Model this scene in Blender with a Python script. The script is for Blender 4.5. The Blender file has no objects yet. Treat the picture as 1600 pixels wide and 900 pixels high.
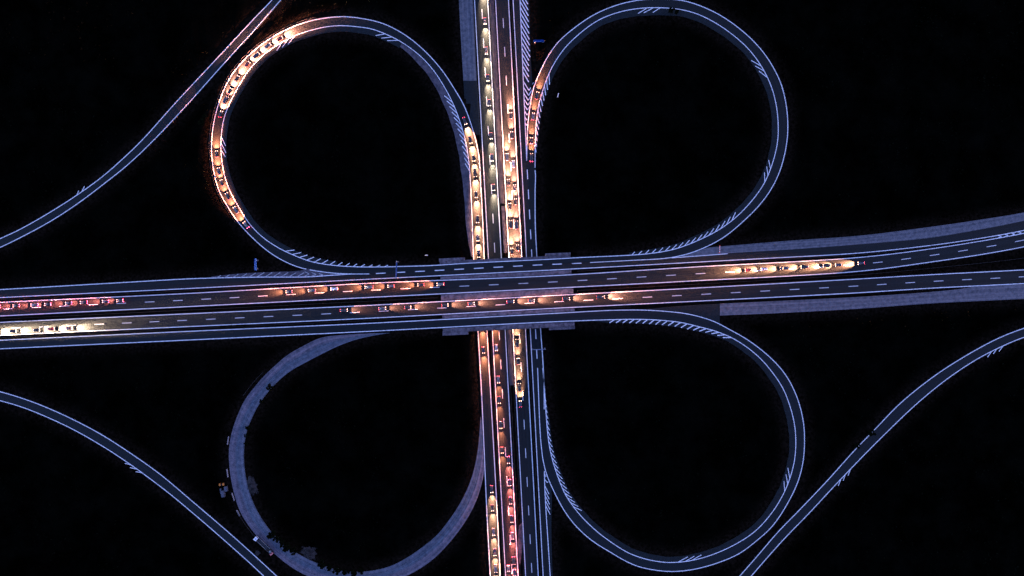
import bpy, bmesh, math, random
import numpy as np
from mathutils import Vector, Matrix

random.seed(7)
rng = np.random.default_rng(7)
scene = bpy.context.scene
C = scene.collection

# ------------------------------------------------------------------ camera
H = 432.0          # drone height above the lower motorway (m)
S = 0.4            # metres per plan unit on the lower motorway
ZB = 6.8           # level of the upper motorway
cam_d = bpy.data.cameras.new('camera')
cam = bpy.data.objects.new('camera', cam_d)
C.objects.link(cam)
cam.location = (0, 0, H)
cam.rotation_euler = (0, 0, 0)
cam_d.sensor_width = 36
cam_d.lens = 36 * H / 640.0
cam_d.clip_start = 1
cam_d.clip_end = 12000
scene.camera = cam

# ------------------------------------------------------------------ sky, sun, exposure
world = bpy.data.worlds.new('World')
scene.world = world
world.use_nodes = True
wn = world.node_tree
for n in list(wn.nodes):
    wn.nodes.remove(n)
sky = wn.nodes.new('ShaderNodeTexSky')
sky.sky_type = 'NISHITA'
sky.sun_disc = False
sky.sun_elevation = math.radians(-2.0)
sky.sun_rotation = math.radians(280)
sky.air_density = 1.0
sky.dust_density = 0.2
sky.ozone_density = 2.75
bgn = wn.nodes.new('ShaderNodeBackground')
bgn.inputs['Strength'].default_value = 0.15
won = wn.nodes.new('ShaderNodeOutputWorld')
wn.links.new(sky.outputs[0], bgn.inputs[0])
wn.links.new(bgn.outputs[0], won.inputs[0])

sun_d = bpy.data.lights.new('sun', 'SUN')
sun_d.energy = 0.015
sun_d.angle = math.radians(12)
sun_d.color = (0.75, 0.72, 1.0)
sun = bpy.data.objects.new('sun', sun_d)
C.objects.link(sun)
sun.rotation_euler = (math.radians(75), 0, math.radians(100))

scene.view_settings.view_transform = 'Standard'
scene.view_settings.look = 'None'
scene.view_settings.gamma = 1
scene.view_settings.use_curve_mapping = False
scene.view_settings.exposure = 6.05
scene.render.engine = 'CYCLES'
scene.cycles.use_denoising = True
scene.cycles.max_bounces = 4
scene.cycles.use_light_tree = True
scene.cycles.sample_clamp_indirect = 4
BEAM = 40.0         # all lamp powers are multiplied by this

# ------------------------------------------------------------------ helpers
def P(px, py, z=0.0):
    """plan unit -> metres, for a point lying at level z"""
    k = S * (H - z) / H
    return Vector(((px - 800) * k, (450 - py) * k, z))

def mesh_obj(name, verts, faces, mat=None, parent=None, smooth=False, uvs=None):
    me = bpy.data.meshes.new(name)
    me.from_pydata([tuple(v) for v in verts], [], faces)
    me.update()
    if smooth:
        me.polygons.foreach_set('use_smooth', [True] * len(me.polygons))
    if uvs is not None:
        ul = me.uv_layers.new(name='UVMap')
        for l in me.loops:
            ul.data[l.index].uv = uvs[l.vertex_index]
    if mat:
        me.materials.append(mat)
    o = bpy.data.objects.new(name, me)
    C.objects.link(o)
    if parent:
        o.parent = parent
    return o

def bm_obj(name, bm, mat=None, parent=None, smooth=False):
    me = bpy.data.meshes.new(name)
    bm.to_mesh(me)
    bm.free()
    if smooth:
        me.polygons.foreach_set('use_smooth', [True] * len(me.polygons))
    if mat:
        me.materials.append(mat)
    o = bpy.data.objects.new(name, me)
    C.objects.link(o)
    if parent:
        o.parent = parent
    return o

def add_box(bm, c, s, rz=0.0, bevel=0.0):
    r = bmesh.ops.create_cube(bm, size=1.0)
    vs = r['verts']
    bmesh.ops.scale(bm, vec=s, verts=vs)
    if bevel:
        es = list({e for v in vs for e in v.link_edges})
        rb = bmesh.ops.bevel(bm, geom=es, offset=bevel, segments=1, affect='EDGES')
        vs = list({v for f in rb['faces'] for v in f.verts} | {v for v in vs if v.is_valid})
    if rz:
        bmesh.ops.rotate(bm, verts=vs, cent=(0, 0, 0), matrix=Matrix.Rotation(rz, 3, 'Z'))
    bmesh.ops.translate(bm, vec=c, verts=vs)

def add_cyl(bm, c, r, h, axis='Z', seg=16, r2=None):
    q = bmesh.ops.create_cone(bm, cap_ends=True, segments=seg, radius1=r, radius2=r if r2 is None else r2, depth=h)
    if axis == 'Y':
        bmesh.ops.rotate(bm, verts=q['verts'], cent=(0, 0, 0), matrix=Matrix.Rotation(math.pi / 2, 3, 'X'))
    if axis == 'X':
        bmesh.ops.rotate(bm, verts=q['verts'], cent=(0, 0, 0), matrix=Matrix.Rotation(math.pi / 2, 3, 'Y'))
    bmesh.ops.translate(bm, vec=c, verts=q['verts'])

def tag(o, label, cat, group=None):
    o['label'] = label
    o['category'] = cat
    if group:
        o['group'] = group
    return o

def empty(name, loc, rz=0.0):
    o = bpy.data.objects.new(name, None)
    C.objects.link(o)
    o.location = loc
    o.rotation_euler = (0, 0, rz)
    return o

# ------------------------------------------------------------------ splines in plan units
def catmull(pts, step=4.0):
    pts = [np.array(p, float) for p in pts]
    if len(pts) == 2:
        d = np.linalg.norm(pts[1] - pts[0])
        n = max(2, int(d / step) + 1)
        return np.array([pts[0] + (pts[1] - pts[0]) * t for t in np.linspace(0, 1, n)])
    ext = [2 * pts[0] - pts[1]] + pts + [2 * pts[-1] - pts[-2]]
    out = []
    for i in range(1, len(ext) - 2):
        p0, p1, p2, p3 = ext[i - 1:i + 3]
        t0 = 0.0
        t1 = t0 + max(np.linalg.norm(p1 - p0), 1e-3) ** 0.5
        t2 = t1 + max(np.linalg.norm(p2 - p1), 1e-3) ** 0.5
        t3 = t2 + max(np.linalg.norm(p3 - p2), 1e-3) ** 0.5
        n = max(2, int(np.linalg.norm(p2 - p1) / step))
        for t in np.linspace(t1, t2, n, endpoint=False):
            A1 = (t1 - t) / (t1 - t0) * p0 + (t - t0) / (t1 - t0) * p1
            A2 = (t2 - t) / (t2 - t1) * p1 + (t - t1) / (t2 - t1) * p2
            A3 = (t3 - t) / (t3 - t2) * p2 + (t - t2) / (t3 - t2) * p3
            B1 = (t2 - t) / (t2 - t0) * A1 + (t - t0) / (t2 - t0) * A2
            B2 = (t3 - t) / (t3 - t1) * A2 + (t - t1) / (t3 - t1) * A3
            out.append((t2 - t) / (t2 - t1) * B1 + (t - t1) / (t2 - t1) * B2)
    out.append(pts[-1])
    return np.array(out)

def arclen(p):
    d = np.linalg.norm(np.diff(p, axis=0), axis=1)
    return np.concatenate([[0], np.cumsum(d)])

def resample(p, n):
    s = arclen(p)
    t = np.linspace(0, s[-1], n)
    return np.stack([np.interp(t, s, p[:, 0]), np.interp(t, s, p[:, 1])], 1)

def smooth_line(p, it=3):
    """round the small wobbles of a traced edge"""
    for _ in range(it):
        q = p.copy()
        q[1:-1] = 0.25 * p[:-2] + 0.5 * p[1:-1] + 0.25 * p[2:]
        p = q
    return p

def normals(p):
    t = np.gradient(p, axis=0)
    bad = np.linalg.norm(t, axis=1) < 1e-6
    if bad.any() and not bad.all():
        good = np.flatnonzero(~bad)
        for i in np.flatnonzero(bad):
            t[i] = t[good[np.abs(good - i).argmin()]]
    t /= np.maximum(np.linalg.norm(t, axis=1, keepdims=True), 1e-9)
    return np.stack([-t[:, 1], t[:, 0]], 1)

def cut(p, a, b):
    """piece of a polyline between the points nearest a and b"""
    i = int(np.argmin(((p - np.array(a)) ** 2).sum(1)))
    j = int(np.argmin(((p - np.array(b)) ** 2).sum(1)))
    if i > j:
        return p[j:i + 1][::-1]
    return p[i:j + 1]

def line(pts, step=4.0):
    p = catmull(pts, step)
    n = max(3, int(arclen(p)[-1] / step))
    return smooth_line(resample(p, n))

# ------------------------------------------------------------------ materials
def nt(mat):
    mat.use_nodes = True
    t = mat.node_tree
    return t, t.nodes, t.links, t.nodes['Principled BSDF']

def noise_mat(name, c1, c2, scale=0.4, rough=0.85, uv_streak=None, bump=0.0, detail=6, spec=0.3, patch=None):
    m = bpy.data.materials.new(name)
    t, N, L, b = nt(m)
    b.inputs['Roughness'].default_value = rough
    b.inputs['Specular IOR Level'].default_value = spec
    tc = N.new('ShaderNodeTexCoord')
    no = N.new('ShaderNodeTexNoise')
    no.inputs['Scale'].default_value = scale
    no.inputs['Detail'].default_value = detail
    no.inputs['Roughness'].default_value = 0.65
    L.new(tc.outputs['Object'], no.inputs['Vector'])
    fac = no.outputs['Fac']
    if uv_streak:
        mp = N.new('ShaderNodeMapping')
        mp.inputs['Scale'].default_value = (uv_streak[0], uv_streak[1], 1)
        L.new(tc.outputs['UV'], mp.inputs['Vector'])
        n2 = N.new('ShaderNodeTexNoise')
        n2.inputs['Scale'].default_value = 1.0
        n2.inputs['Detail'].default_value = 4
        L.new(mp.outputs[0], n2.inputs['Vector'])
        mx = N.new('ShaderNodeMath')
        mx.operation = 'MULTIPLY_ADD'
        mx.inputs[1].default_value = uv_streak[2]
        L.new(n2.outputs['Fac'], mx.inputs[0])
        m2 = N.new('ShaderNodeMath')
        m2.operation = 'MULTIPLY'
        m2.inputs[1].default_value = 1 - uv_streak[2]
        L.new(no.outputs['Fac'], m2.inputs[0])
        L.new(m2.outputs[0], mx.inputs[2])
        fac = mx.outputs[0]
    rp = N.new('ShaderNodeValToRGB')
    rp.color_ramp.elements[0].position = 0.38
    rp.color_ramp.elements[1].position = 0.62
    rp.color_ramp.elements[0].color = (*c1, 1)
    rp.color_ramp.elements[1].color = (*c2, 1)
    L.new(fac, rp.inputs[0])
    L.new(rp.outputs[0], b.inputs['Base Color'])
    if bump:
        n3 = N.new('ShaderNodeTexNoise')
        n3.inputs['Scale'].default_value = 9.0
        n3.inputs['Detail'].default_value = 3
        L.new(tc.outputs['Object'], n3.inputs['Vector'])
        bp = N.new('ShaderNodeBump')
        bp.inputs['Strength'].default_value = bump
        bp.inputs['Distance'].default_value = 0.05
        L.new(n3.outputs['Fac'], bp.inputs['Height'])
        L.new(bp.outputs[0], b.inputs['Normal'])
    return m

def plain(name, col, rough=0.6, metal=0.0, emit=None, estr=0.0, spec=0.5):
    m = bpy.data.materials.new(name)
    t, N, L, b = nt(m)
    b.inputs['Base Color'].default_value = (*col, 1)
    b.inputs['Roughness'].default_value = rough
    b.inputs['Metallic'].default_value = metal
    b.inputs['Specular IOR Level'].default_value = spec
    if emit:
        b.inputs['Emission Color'].default_value = (*emit, 1)
        b.inputs['Emission Strength'].default_value = estr
    return m

M_ASPH = noise_mat('asphalt', (0.0016, 0.0036, 0.0045), (0.0060, 0.0100, 0.0118), 0.9, 0.85, (7, 0.006, 0.6), 0.4, 9)
M_ASPH_RAMP = noise_mat('ramp_asphalt', (0.0008, 0.0040, 0.0060), (0.0026, 0.0084, 0.0118), 0.9, 0.85, (5, 0.006, 0.55), 0.4, 9)
M_ASPH_NEW = noise_mat('fresh_asphalt', (0.0014, 0.0038, 0.0048), (0.0048, 0.0094, 0.0116), 0.9, 0.85, (5, 0.006, 0.55), 0.4, 9)
M_SHOULDER = noise_mat('worn_shoulder_asphalt', (0.0014, 0.0045, 0.0062), (0.0055, 0.0115, 0.0145), 0.7, 0.9, None, 0.4, 9)
M_OLD = noise_mat('bleached_old_pavement', (0.038, 0.046, 0.058), (0.150, 0.148, 0.165), 0.45, 0.9, (6, 0.004, 0.5), 0.5, 10)
M_CONC = noise_mat('bridge_concrete', (0.045, 0.040, 0.048), (0.150, 0.125, 0.140), 0.5, 0.9, None, 0.4, 10)
M_MEDIAN = noise_mat('dusty_median_concrete', (0.03, 0.027, 0.032), (0.08, 0.07, 0.08), 0.3, 0.9, (8, 0.03, 0.5), 0.4)
M_GORE = noise_mat('gore_pavement', (0.035, 0.034, 0.045), (0.09, 0.08, 0.095), 0.35, 0.9, None, 0.4)
M_DIRT = noise_mat('bare_dirt', (0.003, 0.003, 0.003), (0.034, 0.028, 0.027), 0.45, 0.95, None, 0.5)
M_STEEL = noise_mat('dull_galvanised_steel', (0.012, 0.011, 0.011), (0.035, 0.033, 0.033), 0.8, 0.6)
def closed_road_mat():
    m = M_OLD.copy()
    m.name = 'closed_loop_pavement'
    t = m.node_tree
    N, L = t.nodes, t.links
    b = N['Principled BSDF']
    src = b.inputs['Base Color'].links[0].from_socket
    tc = next(n for n in N if n.type == 'TEX_COORD')
    sx = N.new('ShaderNodeSeparateXYZ')
    L.new(tc.outputs['UV'], sx.inputs[0])
    no = N.new('ShaderNodeTexNoise')
    no.inputs['Scale'].default_value = 0.12
    no.inputs['Detail'].default_value = 6
    L.new(tc.outputs['Object'], no.inputs['Vector'])
    ad = N.new('ShaderNodeMath')
    ad.operation = 'MULTIPLY_ADD'
    ad.inputs[1].default_value = 0.35
    L.new(no.outputs['Fac'], ad.inputs[0])
    L.new(sx.outputs['X'], ad.inputs[2])
    rp = N.new('ShaderNodeValToRGB')
    e = rp.color_ramp.elements
    e[0].position, e[0].color = 0.55, (1.12, 0.98, 1.05, 1)
    e[1].position, e[1].color = 0.72, (0.62, 0.80, 0.92, 1)
    q = e.new(1.0)
    q.color = (0.80, 0.88, 0.98, 1)
    L.new(ad.outputs[0], rp.inputs[0])
    mx = N.new('ShaderNodeMix')
    mx.data_type = 'RGBA'
    mx.blend_type = 'MULTIPLY'
    mx.inputs['Factor'].default_value = 1.0
    L.new(src, mx.inputs['A'])
    L.new(rp.outputs[0], mx.inputs['B'])
    L.new(mx.outputs['Result'], b.inputs['Base Color'])
    return m
M_CLOSED = closed_road_mat()
M_GREY = noise_mat('grey_painted_metal', (0.18, 0.19, 0.2), (0.26, 0.27, 0.28), 1.0, 0.5)

def paint_mat(name, c, worn, thr0=0.32, thr1=0.5):
    m = bpy.data.materials.new(name)
    t, N, L, b = nt(m)
    b.inputs['Roughness'].default_value = 0.7
    tc = N.new('ShaderNodeTexCoord')
    no = N.new('ShaderNodeTexNoise')
    no.inputs['Scale'].default_value = 0.9
    no.inputs['Detail'].default_value = 8
    no.inputs['Roughness'].default_value = 0.75
    L.new(tc.outputs['Object'], no.inputs['Vector'])
    rp = N.new('ShaderNodeValToRGB')
    rp.color_ramp.elements[0].position = thr0
    rp.color_ramp.elements[1].position = thr1
    rp.color_ramp.elements[0].color = (*worn, 1)
    rp.color_ramp.elements[1].color = (*c, 1)
    L.new(no.outputs['Fac'], rp.inputs[0])
    L.new(rp.outputs[0], b.inputs['Base Color'])
    return m

M_PAINT = paint_mat('white_road_paint', (0.80, 0.80, 0.82), (0.34, 0.35, 0.37), 0.32, 0.55)
M_PAINT_FADED = paint_mat('faded_road_paint', (0.46, 0.45, 0.46), (0.14, 0.14, 0.15), 0.35, 0.6)
M_PAINT_DASH = paint_mat('thin_road_paint', (0.62, 0.61, 0.62), (0.30, 0.30, 0.31))

# ------------------------------------------------------------------ roads
class Road:
    """a carriageway between two painted edge lines a and b (plan units)"""
    def __init__(self, a, b, zk, layer, mat, name='road', ea=1.6, eb=1.6, ground=True, obj=True, straight=False):
        la, lb = line(a), line(b)
        if straight:
            la, lb = catmull(a, 8), catmull(b, 8)
        n = max(len(la), len(lb))
        self.la, self.lb = resample(la, n), resample(lb, n)
        mid = 0.5 * (self.la + self.lb)
        da, db = resample(la, n * 8), resample(lb, n * 8)
        for _ in range(4):                       # pair the points that face each other
            mid = smooth_line(resample(mid, n), 2)
            ia = ((mid[:, None] - da[None]) ** 2).sum(2).argmin(1)
            ib = ((mid[:, None] - db[None]) ** 2).sum(2).argmin(1)
            ia[0] = ib[0] = 0
            ia[-1] = ib[-1] = n * 8 - 1
            ia, ib = np.maximum.accumulate(ia), np.maximum.accumulate(ib)
            self.la, self.lb = da[ia], db[ib]
            mid = 0.5 * (self.la + self.lb)
        self.mid = mid
        s = arclen(mid)
        if isinstance(zk, (int, float)):
            self.z = np.full(n, float(zk))
        else:
            ks, kz = [], []
            for (x, y, z) in zk:
                ks.append(s[int(np.argmin(((mid - np.array((x, y))) ** 2).sum(1)))])
                kz.append(z)
            o = np.argsort(ks)
            ks, kz = np.array(ks)[o], np.array(kz)[o]
            zz = np.interp(s, ks, kz)
            for _ in range(60):
                zz[1:-1] = 0.25 * zz[:-2] + 0.5 * zz[1:-1] + 0.25 * zz[2:]
            self.z = zz
        self.layer = layer
        self.ground = ground
        na, nb = normals(self.la), normals(self.lb)
        sgn = np.sign(((self.la - self.lb) * na).sum(1)).mean()
        sgn = 1.0 if sgn >= 0 else -1.0
        self.A = self.la + na * ea * sgn
        self.B = self.lb - nb * eb * sgn
        if obj:
            self.o = ribbon(name, self.A, self.B, self.z + layer, mat, skirt=0.5)
            self.o['kind'] = 'structure'
        all_roads.append(self)

    def z_at(self, p):
        p = np.asarray(p, float)
        qa = ((self.la - p) ** 2).sum(1)
        qb = ((self.lb - p) ** 2).sum(1)
        ia, ib = int(qa.argmin()), int(qb.argmin())
        da, db = math.sqrt(qa[ia]) + 1e-6, math.sqrt(qb[ib]) + 1e-6
        if abs(da - db) > 0.8 * np.hypot(*(self.la[ia] - self.lb[ib])):   # on or beyond one edge
            return float(self.z[ia] if da < db else self.z[ib])
        return float((self.z[ia] * db + self.z[ib] * da) / (da + db))

all_roads = []

def ribbon(name, A, B, z, mat, skirt=0.5, parent=None):
    n = len(A)
    z = np.broadcast_to(np.asarray(z, float), (n,))
    v, f, uv = [], [], []
    s = arclen(0.5 * (A + B)) * S
    for i in range(n):
        v += [P(A[i][0], A[i][1], z[i]), P(B[i][0], B[i][1], z[i])]
        uv += [(0, s[i]), (1, s[i])]
    up = None
    for i in range(n - 1):
        f.append((2 * i, 2 * i + 1, 2 * i + 3, 2 * i + 2))
    # make the top face up
    a, b_, c_ = v[0], v[1], v[3]
    if (b_ - a).cross(c_ - a).z < 0:
        f = [tuple(reversed(q)) for q in f]
    if skirt:
        k = len(v)
        for i in range(n):
            v += [v[2 * i] - Vector((0, 0, skirt)), v[2 * i + 1] - Vector((0, 0, skirt))]
            uv += [(0, s[i]), (1, s[i])]
        for i in range(n - 1):
            f.append((2 * i, 2 * i + 2, k + 2 * i + 2, k + 2 * i))
            f.append((2 * i + 1, k + 2 * i + 1, k + 2 * i + 3, 2 * i + 3))
        f.append((0, k, k + 1, 1))
        f.append((2 * n - 2, 2 * n - 1, k + 2 * n - 1, k + 2 * n - 2))
    return mesh_obj(name, v, f, mat, parent, uvs=uv)

def poly_strip(name, p, z, w, mat, parent):
    """a painted stripe w metres wide along the plan polyline p"""
    n = normals(p)
    h = 0.5 * w / S
    return ribbon(name, p + n * h, p - n * h, z, mat, skirt=0, parent=parent)

EDGE_W = 0.46
def edge_line(road, p, z=None, w=EDGE_W, mat=None, name='edge_line', lift=0.045):
    p = np.asarray(p, float)
    if z is None:
        z = np.array([road.z_at(q) for q in p])
    return poly_strip(name, p, np.asarray(z) + lift, w, mat or M_PAINT, road.o)

def stroke(road, a, b, w=0.55, mat=None, name='hatch_stripe', lift=0.056):
    p = np.array([a, b], float)
    z = np.array([road.z_at(p[0]), road.z_at(p[1])]) + lift
    return poly_strip(name, p, z, w, mat or M_PAINT, road.o)

def hatch(road, lin, a, b, step, vecs, mat=None, w=0.5, j=0.0):
    """stripes leaving an edge line: vecs are interpolated along the run"""
    c = cut(lin, a, b)
    n = max(2, int(round(arclen(c)[-1] / step)) + 1)
    pts = resample(c, n)
    vecs = np.array(vecs, float)
    ts = np.linspace(0, 1, len(vecs))
    for i, q in enumerate(pts):
        t = i / (n - 1)
        v = np.array([np.interp(t, ts, vecs[:, 0]), np.interp(t, ts, vecs[:, 1])])
        if np.hypot(*v) < 1.5:
            continue
        jj = random.uniform(-j, j)
        stroke(road, q, q + v * (1 + jj), w, mat)

YA, YB = -420, 1320
def ns(x0, x9, ya=YA, yb=YB):
    k = (x9 - x0) / 900.0
    return [(x0 + k * ya, ya), (x0 + k * yb, yb)]
def nsx(l, y):
    (xa, ya), (xb, yb) = l
    return xa + (xb - xa) * (y - ya) / (yb - ya)

A_w, A_e = ns(741.5, 790), ns(762, 809.6)
B_w, B_e = ns(774.3, 821.3), ns(794.5, 841)
E_w = ns(801.7, 848.7)

# lower motorway, two carriageways
rA = Road(A_w, A_e, 0, 0.0, M_ASPH, straight=True)
rB = Road(B_w, B_e, 0, 0.0, M_ASPH, straight=True)
# collector lane on the east side
ce_pts = [(793.5, -420), (812.5, 0), (821, 205), (824, 235), (835.6, 262), (836, 300), (836.3, 350), (838.7, 400), (845, 520),
          (848, 560), (850, 605), (850.5, 680), (851, 755), (859.7, 900), (885, 1320)]
rE = Road([(801.7 + 47 / 900 * y, y) for (x, y) in ce_pts], ce_pts, 0, 0.01, M_ASPH_NEW)

# upper motorway
def poly(*a):
    return list(a)
WBn = [(-420, 494), (0, 472.5), (300, 458.2), (580, 442.5), (860, 431), (1080, 417.5), (1340, 402.5), (1450, 389.5), (1540, 375.5), (1600, 364.5), (1700, 342), (2020, 250)]
WBs = [(-420, 516), (0, 493.7), (300, 478.7), (580, 464.5), (860, 450.5), (1080, 439), (1340, 424), (1450, 410), (1540, 396.5), (1600, 385.5), (1700, 363), (2020, 272)]
EBn = [(-420, 524), (0, 503.7), (300, 490), (580, 477), (860, 462), (1080, 450.5), (1340, 436), (1450, 429.5), (1600, 421.7), (2020, 398)]
EBs = [(-420, 545), (0, 523.7), (300, 510), (580, 497), (860, 482), (1080, 471), (1340, 457.5), (1450, 450.5), (1600, 443), (2020, 420)]
rW = Road(WBn, WBs, ZB, 0.0, M_ASPH)
rX = Road(EBn, EBs, ZB, 0.0, M_ASPH)
CNs = [(-420, 487), (0, 465), (300, 450.5), (580, 436), (860, 422), (1080, 410), (1200, 403.5), (1340, 395.5), (1450, 384), (1540, 371), (1600, 360), (1700, 338), (2020, 246)]
CNn = [(-420, 475), (0, 452.5), (200, 441), (300, 435.5), (400, 433), (480, 432.6), (520, 430), (575, 427), (600, 419), (622, 416), (672, 415), (735, 411), (860, 405),
       (905, 402.5), (980, 399.5), (1017, 398), (1051, 402.6), (1136, 396.5), (1200, 391), (1340, 383), (1450, 373), (1540, 357), (1600, 345), (1700, 322), (2020, 228)]
rN = Road(CNn, CNs, ZB, 0.01, M_ASPH_NEW)

# loop from the upper north collector round to the lower west collector
nw_out = [(640, 425), (575, 428), (532, 427.5), (505, 425), (472, 419), (450, 411), (422, 395), (395, 372), (372, 347), (354, 320), (341, 295), (334, 267),
          (330.5, 237), (331, 215), (336, 182), (347, 147), (362, 117), (385, 90), (412, 67), (442, 49), (470, 37), (500, 29.5), (535, 26),
          (566, 29), (599, 37), (635, 56), (665, 81), (690, 109), (710, 139), (725, 165), (737, 197), (745, 226), (749, 250), (751, 287), (754, 340),
          (756.5, 405), (761, 520), (766, 605), (777, 805), (781.5, 900), (803, 1320)]
nw_in = [(640, 416), (600, 417), (562, 417), (525, 415), (487, 409), (462, 400), (440, 390), (412, 372), (390, 350), (375, 327), (360, 300), (351, 275),
         (346, 247), (345, 225), (347, 200), (350, 185), (357, 165), (370, 140), (387, 112), (410, 87), (437, 68), (460, 56), (485, 47.5), (512, 41.5), (535, 40),
         (560, 42), (580, 45), (602, 53), (627, 65.5), (655, 86), (675, 107), (692, 132), (707, 160), (717, 185), (726, 215), (731, 240), (734, 270), (737, 325),
         (740, 405), (747, 520), (752, 605), (761, 805), (766, 900), (787, 1320)]
rNW = Road(nw_out, nw_in, [(640, 420, ZB), (470, 412, ZB), (338, 232, 4.6), (535, 33, 3.0), (690, 120, 1.0), (738, 235, 0), (795, 1320, 0)], 0.02, M_ASPH_NEW)

# loop from the lower east collector round to the upper north collector
ne_out = [(823, 262), (823.5, 225), (824.5, 198), (827.5, 171), (833, 140), (840, 121), (855, 90), (872, 66), (897, 44), (930, 22), (967, 7), (1000, 0),
          (1030, -1.5), (1062, 0), (1090, 7.5), (1122, 22), (1152, 42), (1180, 67), (1202, 95), (1220, 130), (1229, 168), (1231, 200), (1229, 225),
          (1221, 260), (1207, 292), (1187, 320), (1160, 347), (1132, 370), (1107, 384), (1077, 396), (1045, 403), (1015, 405.5), (960, 408)]
ne_in = [(836, 262), (836.5, 217), (838.2, 187), (842, 163), (848.5, 140), (855.5, 120), (862, 106), (880, 78), (905, 53), (935, 31.5), (967, 19), (1000, 13), (1030, 12),
         (1062, 14.5), (1090, 22), (1120, 37), (1147, 56), (1170, 77), (1190, 104), (1204, 132), (1212.5, 162), (1216, 195), (1214.5, 225), (1204, 264),
         (1192, 290), (1172, 317), (1147, 342), (1120, 361), (1090, 376), (1055, 389), (1017, 396), (980, 399), (960, 400)]
rNE = Road(ne_out, ne_in, [(830, 262, 0), (830, 180, 0), (880, 70, 1.2), (1060, 6, 3.2), (1223, 200, 5.2), (1150, 350, 6.6), (1085, 385, ZB), (960, 404, ZB)], 0.02, M_ASPH_NEW)

# south collector on the upper level, running on into the south-east loop
se_out = [(-420, 552), (0, 531.7), (300, 517.5), (580, 505), (860, 490), (955, 485), (1005, 484.5), (1040, 486.5), (1077, 491), (1115, 502), (1140, 515), (1165, 529), (1190, 547),
          (1212, 567), (1227, 585), (1240, 608), (1250, 635), (1256, 665), (1257, 690), (1255, 720), (1247, 752), (1232, 784), (1207, 822), (1182, 845),
          (1155, 865), (1120, 880), (1082, 890), (1050, 893), (1025, 891), (1000, 886), (980, 878), (954, 863), (924, 844), (900, 822), (883, 800), (868, 773),
          (861, 758), (855, 744), (849, 722), (845.5, 695), (843.8, 672), (840, 575)]
se_in = [(-420, 566), (0, 545), (300, 531), (580, 517.5), (860, 503), (955, 499.5), (1005, 499), (1040, 501), (1065, 504), (1090, 510), (1120, 518), (1142, 527), (1165, 541), (1187, 559),
         (1207, 582), (1224, 608), (1236, 640), (1242, 667), (1243.5, 695), (1241, 722), (1235, 745), (1225, 770), (1207, 800), (1180, 830), (1150, 850), (1115, 866), (1082, 875.5),
         (1050, 879), (1025, 877), (1000, 871), (980, 863), (959, 850), (937, 834), (915, 814), (900, 797), (883, 772), (871, 743), (862, 714), (857, 688), (853.5, 650), (850.5, 605), (848, 575)]
rSE = Road(se_out, se_in, [(-420, 560, ZB), (1110, 508, ZB), (1190, 555, 6.5), (1250, 690, 4.6), (1050, 886, 2.4), (892, 800, 0.5), (862, 735, 0), (844, 575, 0)], 0.02, M_ASPH_RAMP)

# closed loop of bleached old pavement in the south-west
sw_out = [(575, 521), (540, 523), (500, 528), (475, 540), (450, 554), (430, 571), (412, 588), (400, 602), (383, 624), (370, 652), (361, 680), (357.5, 705), (359, 735), (364, 764),
          (374, 797), (386, 818), (400, 836), (416, 853), (432, 868), (452, 884), (476, 898), (510, 909), (550, 915), (590, 913), (630, 902), (657, 888), (680, 871), (704, 846),
          (729, 812), (746, 778), (756, 740), (760, 700)]
sw_in = [(610, 520), (580, 525), (555, 531), (530, 540), (505, 552), (480, 565), (452, 581), (430, 600), (407, 628), (394, 652), (385, 676), (381, 705), (382, 732), (387, 760), (395, 784),
         (406, 806), (422, 829), (440, 848), (470, 868), (500, 882), (540, 893), (580, 892), (612, 884), (640, 869), (660, 855), (682, 837), (700, 815), (718, 788), (732, 760),
         (741, 732), (747, 700), (751, 650)]
rSW = Road(sw_out, sw_in, [(575, 521, ZB), (500, 540, 6.5), (369, 705, 4.4), (525, 900, 2.2), (715, 815, 0.4), (750, 740, 0), (755, 680, 0)], 0.005, M_CLOSED, name='closed_road', ea=0, eb=0)

# connecting ramps in three corners
nwr_a = [(560, -160), (425, 0), (400, 26), (344, 86), (275, 160), (221, 220), (192, 248), (160, 276), (120, 305), (76, 333), (32, 358), (0, 373), (-120, 424), (-400, 520)]
nwr_b = [(575, -160), (438.5, 0), (400, 44), (350, 99), (291, 165), (239, 220), (200, 257), (160, 289), (120, 319), (80, 345), (40, 367), (0, 386.6), (-120, 439), (-400, 536)]
rNWR = Road(nwr_a, nwr_b, 3.0, 0.0, M_ASPH_RAMP)
swr_a = [(-300, 560), (-90, 592), (0, 612), (45, 626), (85, 642), (125, 661), (160, 680), (205, 709), (250, 741), (300, 783), (364, 838), (432, 900), (520, 985), (600, 1070)]
swr_b = [(-300, 575), (-90, 606), (0, 626), (37, 637), (82, 655.5), (120, 674), (160, 697), (197, 721), (225, 741), (262, 769), (300, 800.5), (356, 849), (412, 900), (500, 990), (580, 1080)]
rSWR = Road(swr_a, swr_b, 3.0, 0.0, M_ASPH_RAMP)
ser_a = [(1900, 460), (1700, 485), (1600, 513), (1557, 530), (1504, 559), (1458, 589), (1407, 630), (1368, 670), (1336, 703), (1290, 754), (1250, 796), (1215, 832), (1185, 867), (1156, 900), (1070, 1000)]
ser_b = [(1900, 475), (1700, 499), (1600, 527), (1566, 541), (1526, 561.5), (1478, 593.5), (1430, 633), (1387, 674), (1353, 708), (1305, 758), (1265, 801), (1228, 839), (1200, 870), (1174, 900), (1090, 1000)]
rSER = Road(ser_a, ser_b, 3.0, 0.0, M_ASPH_RAMP)

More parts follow.
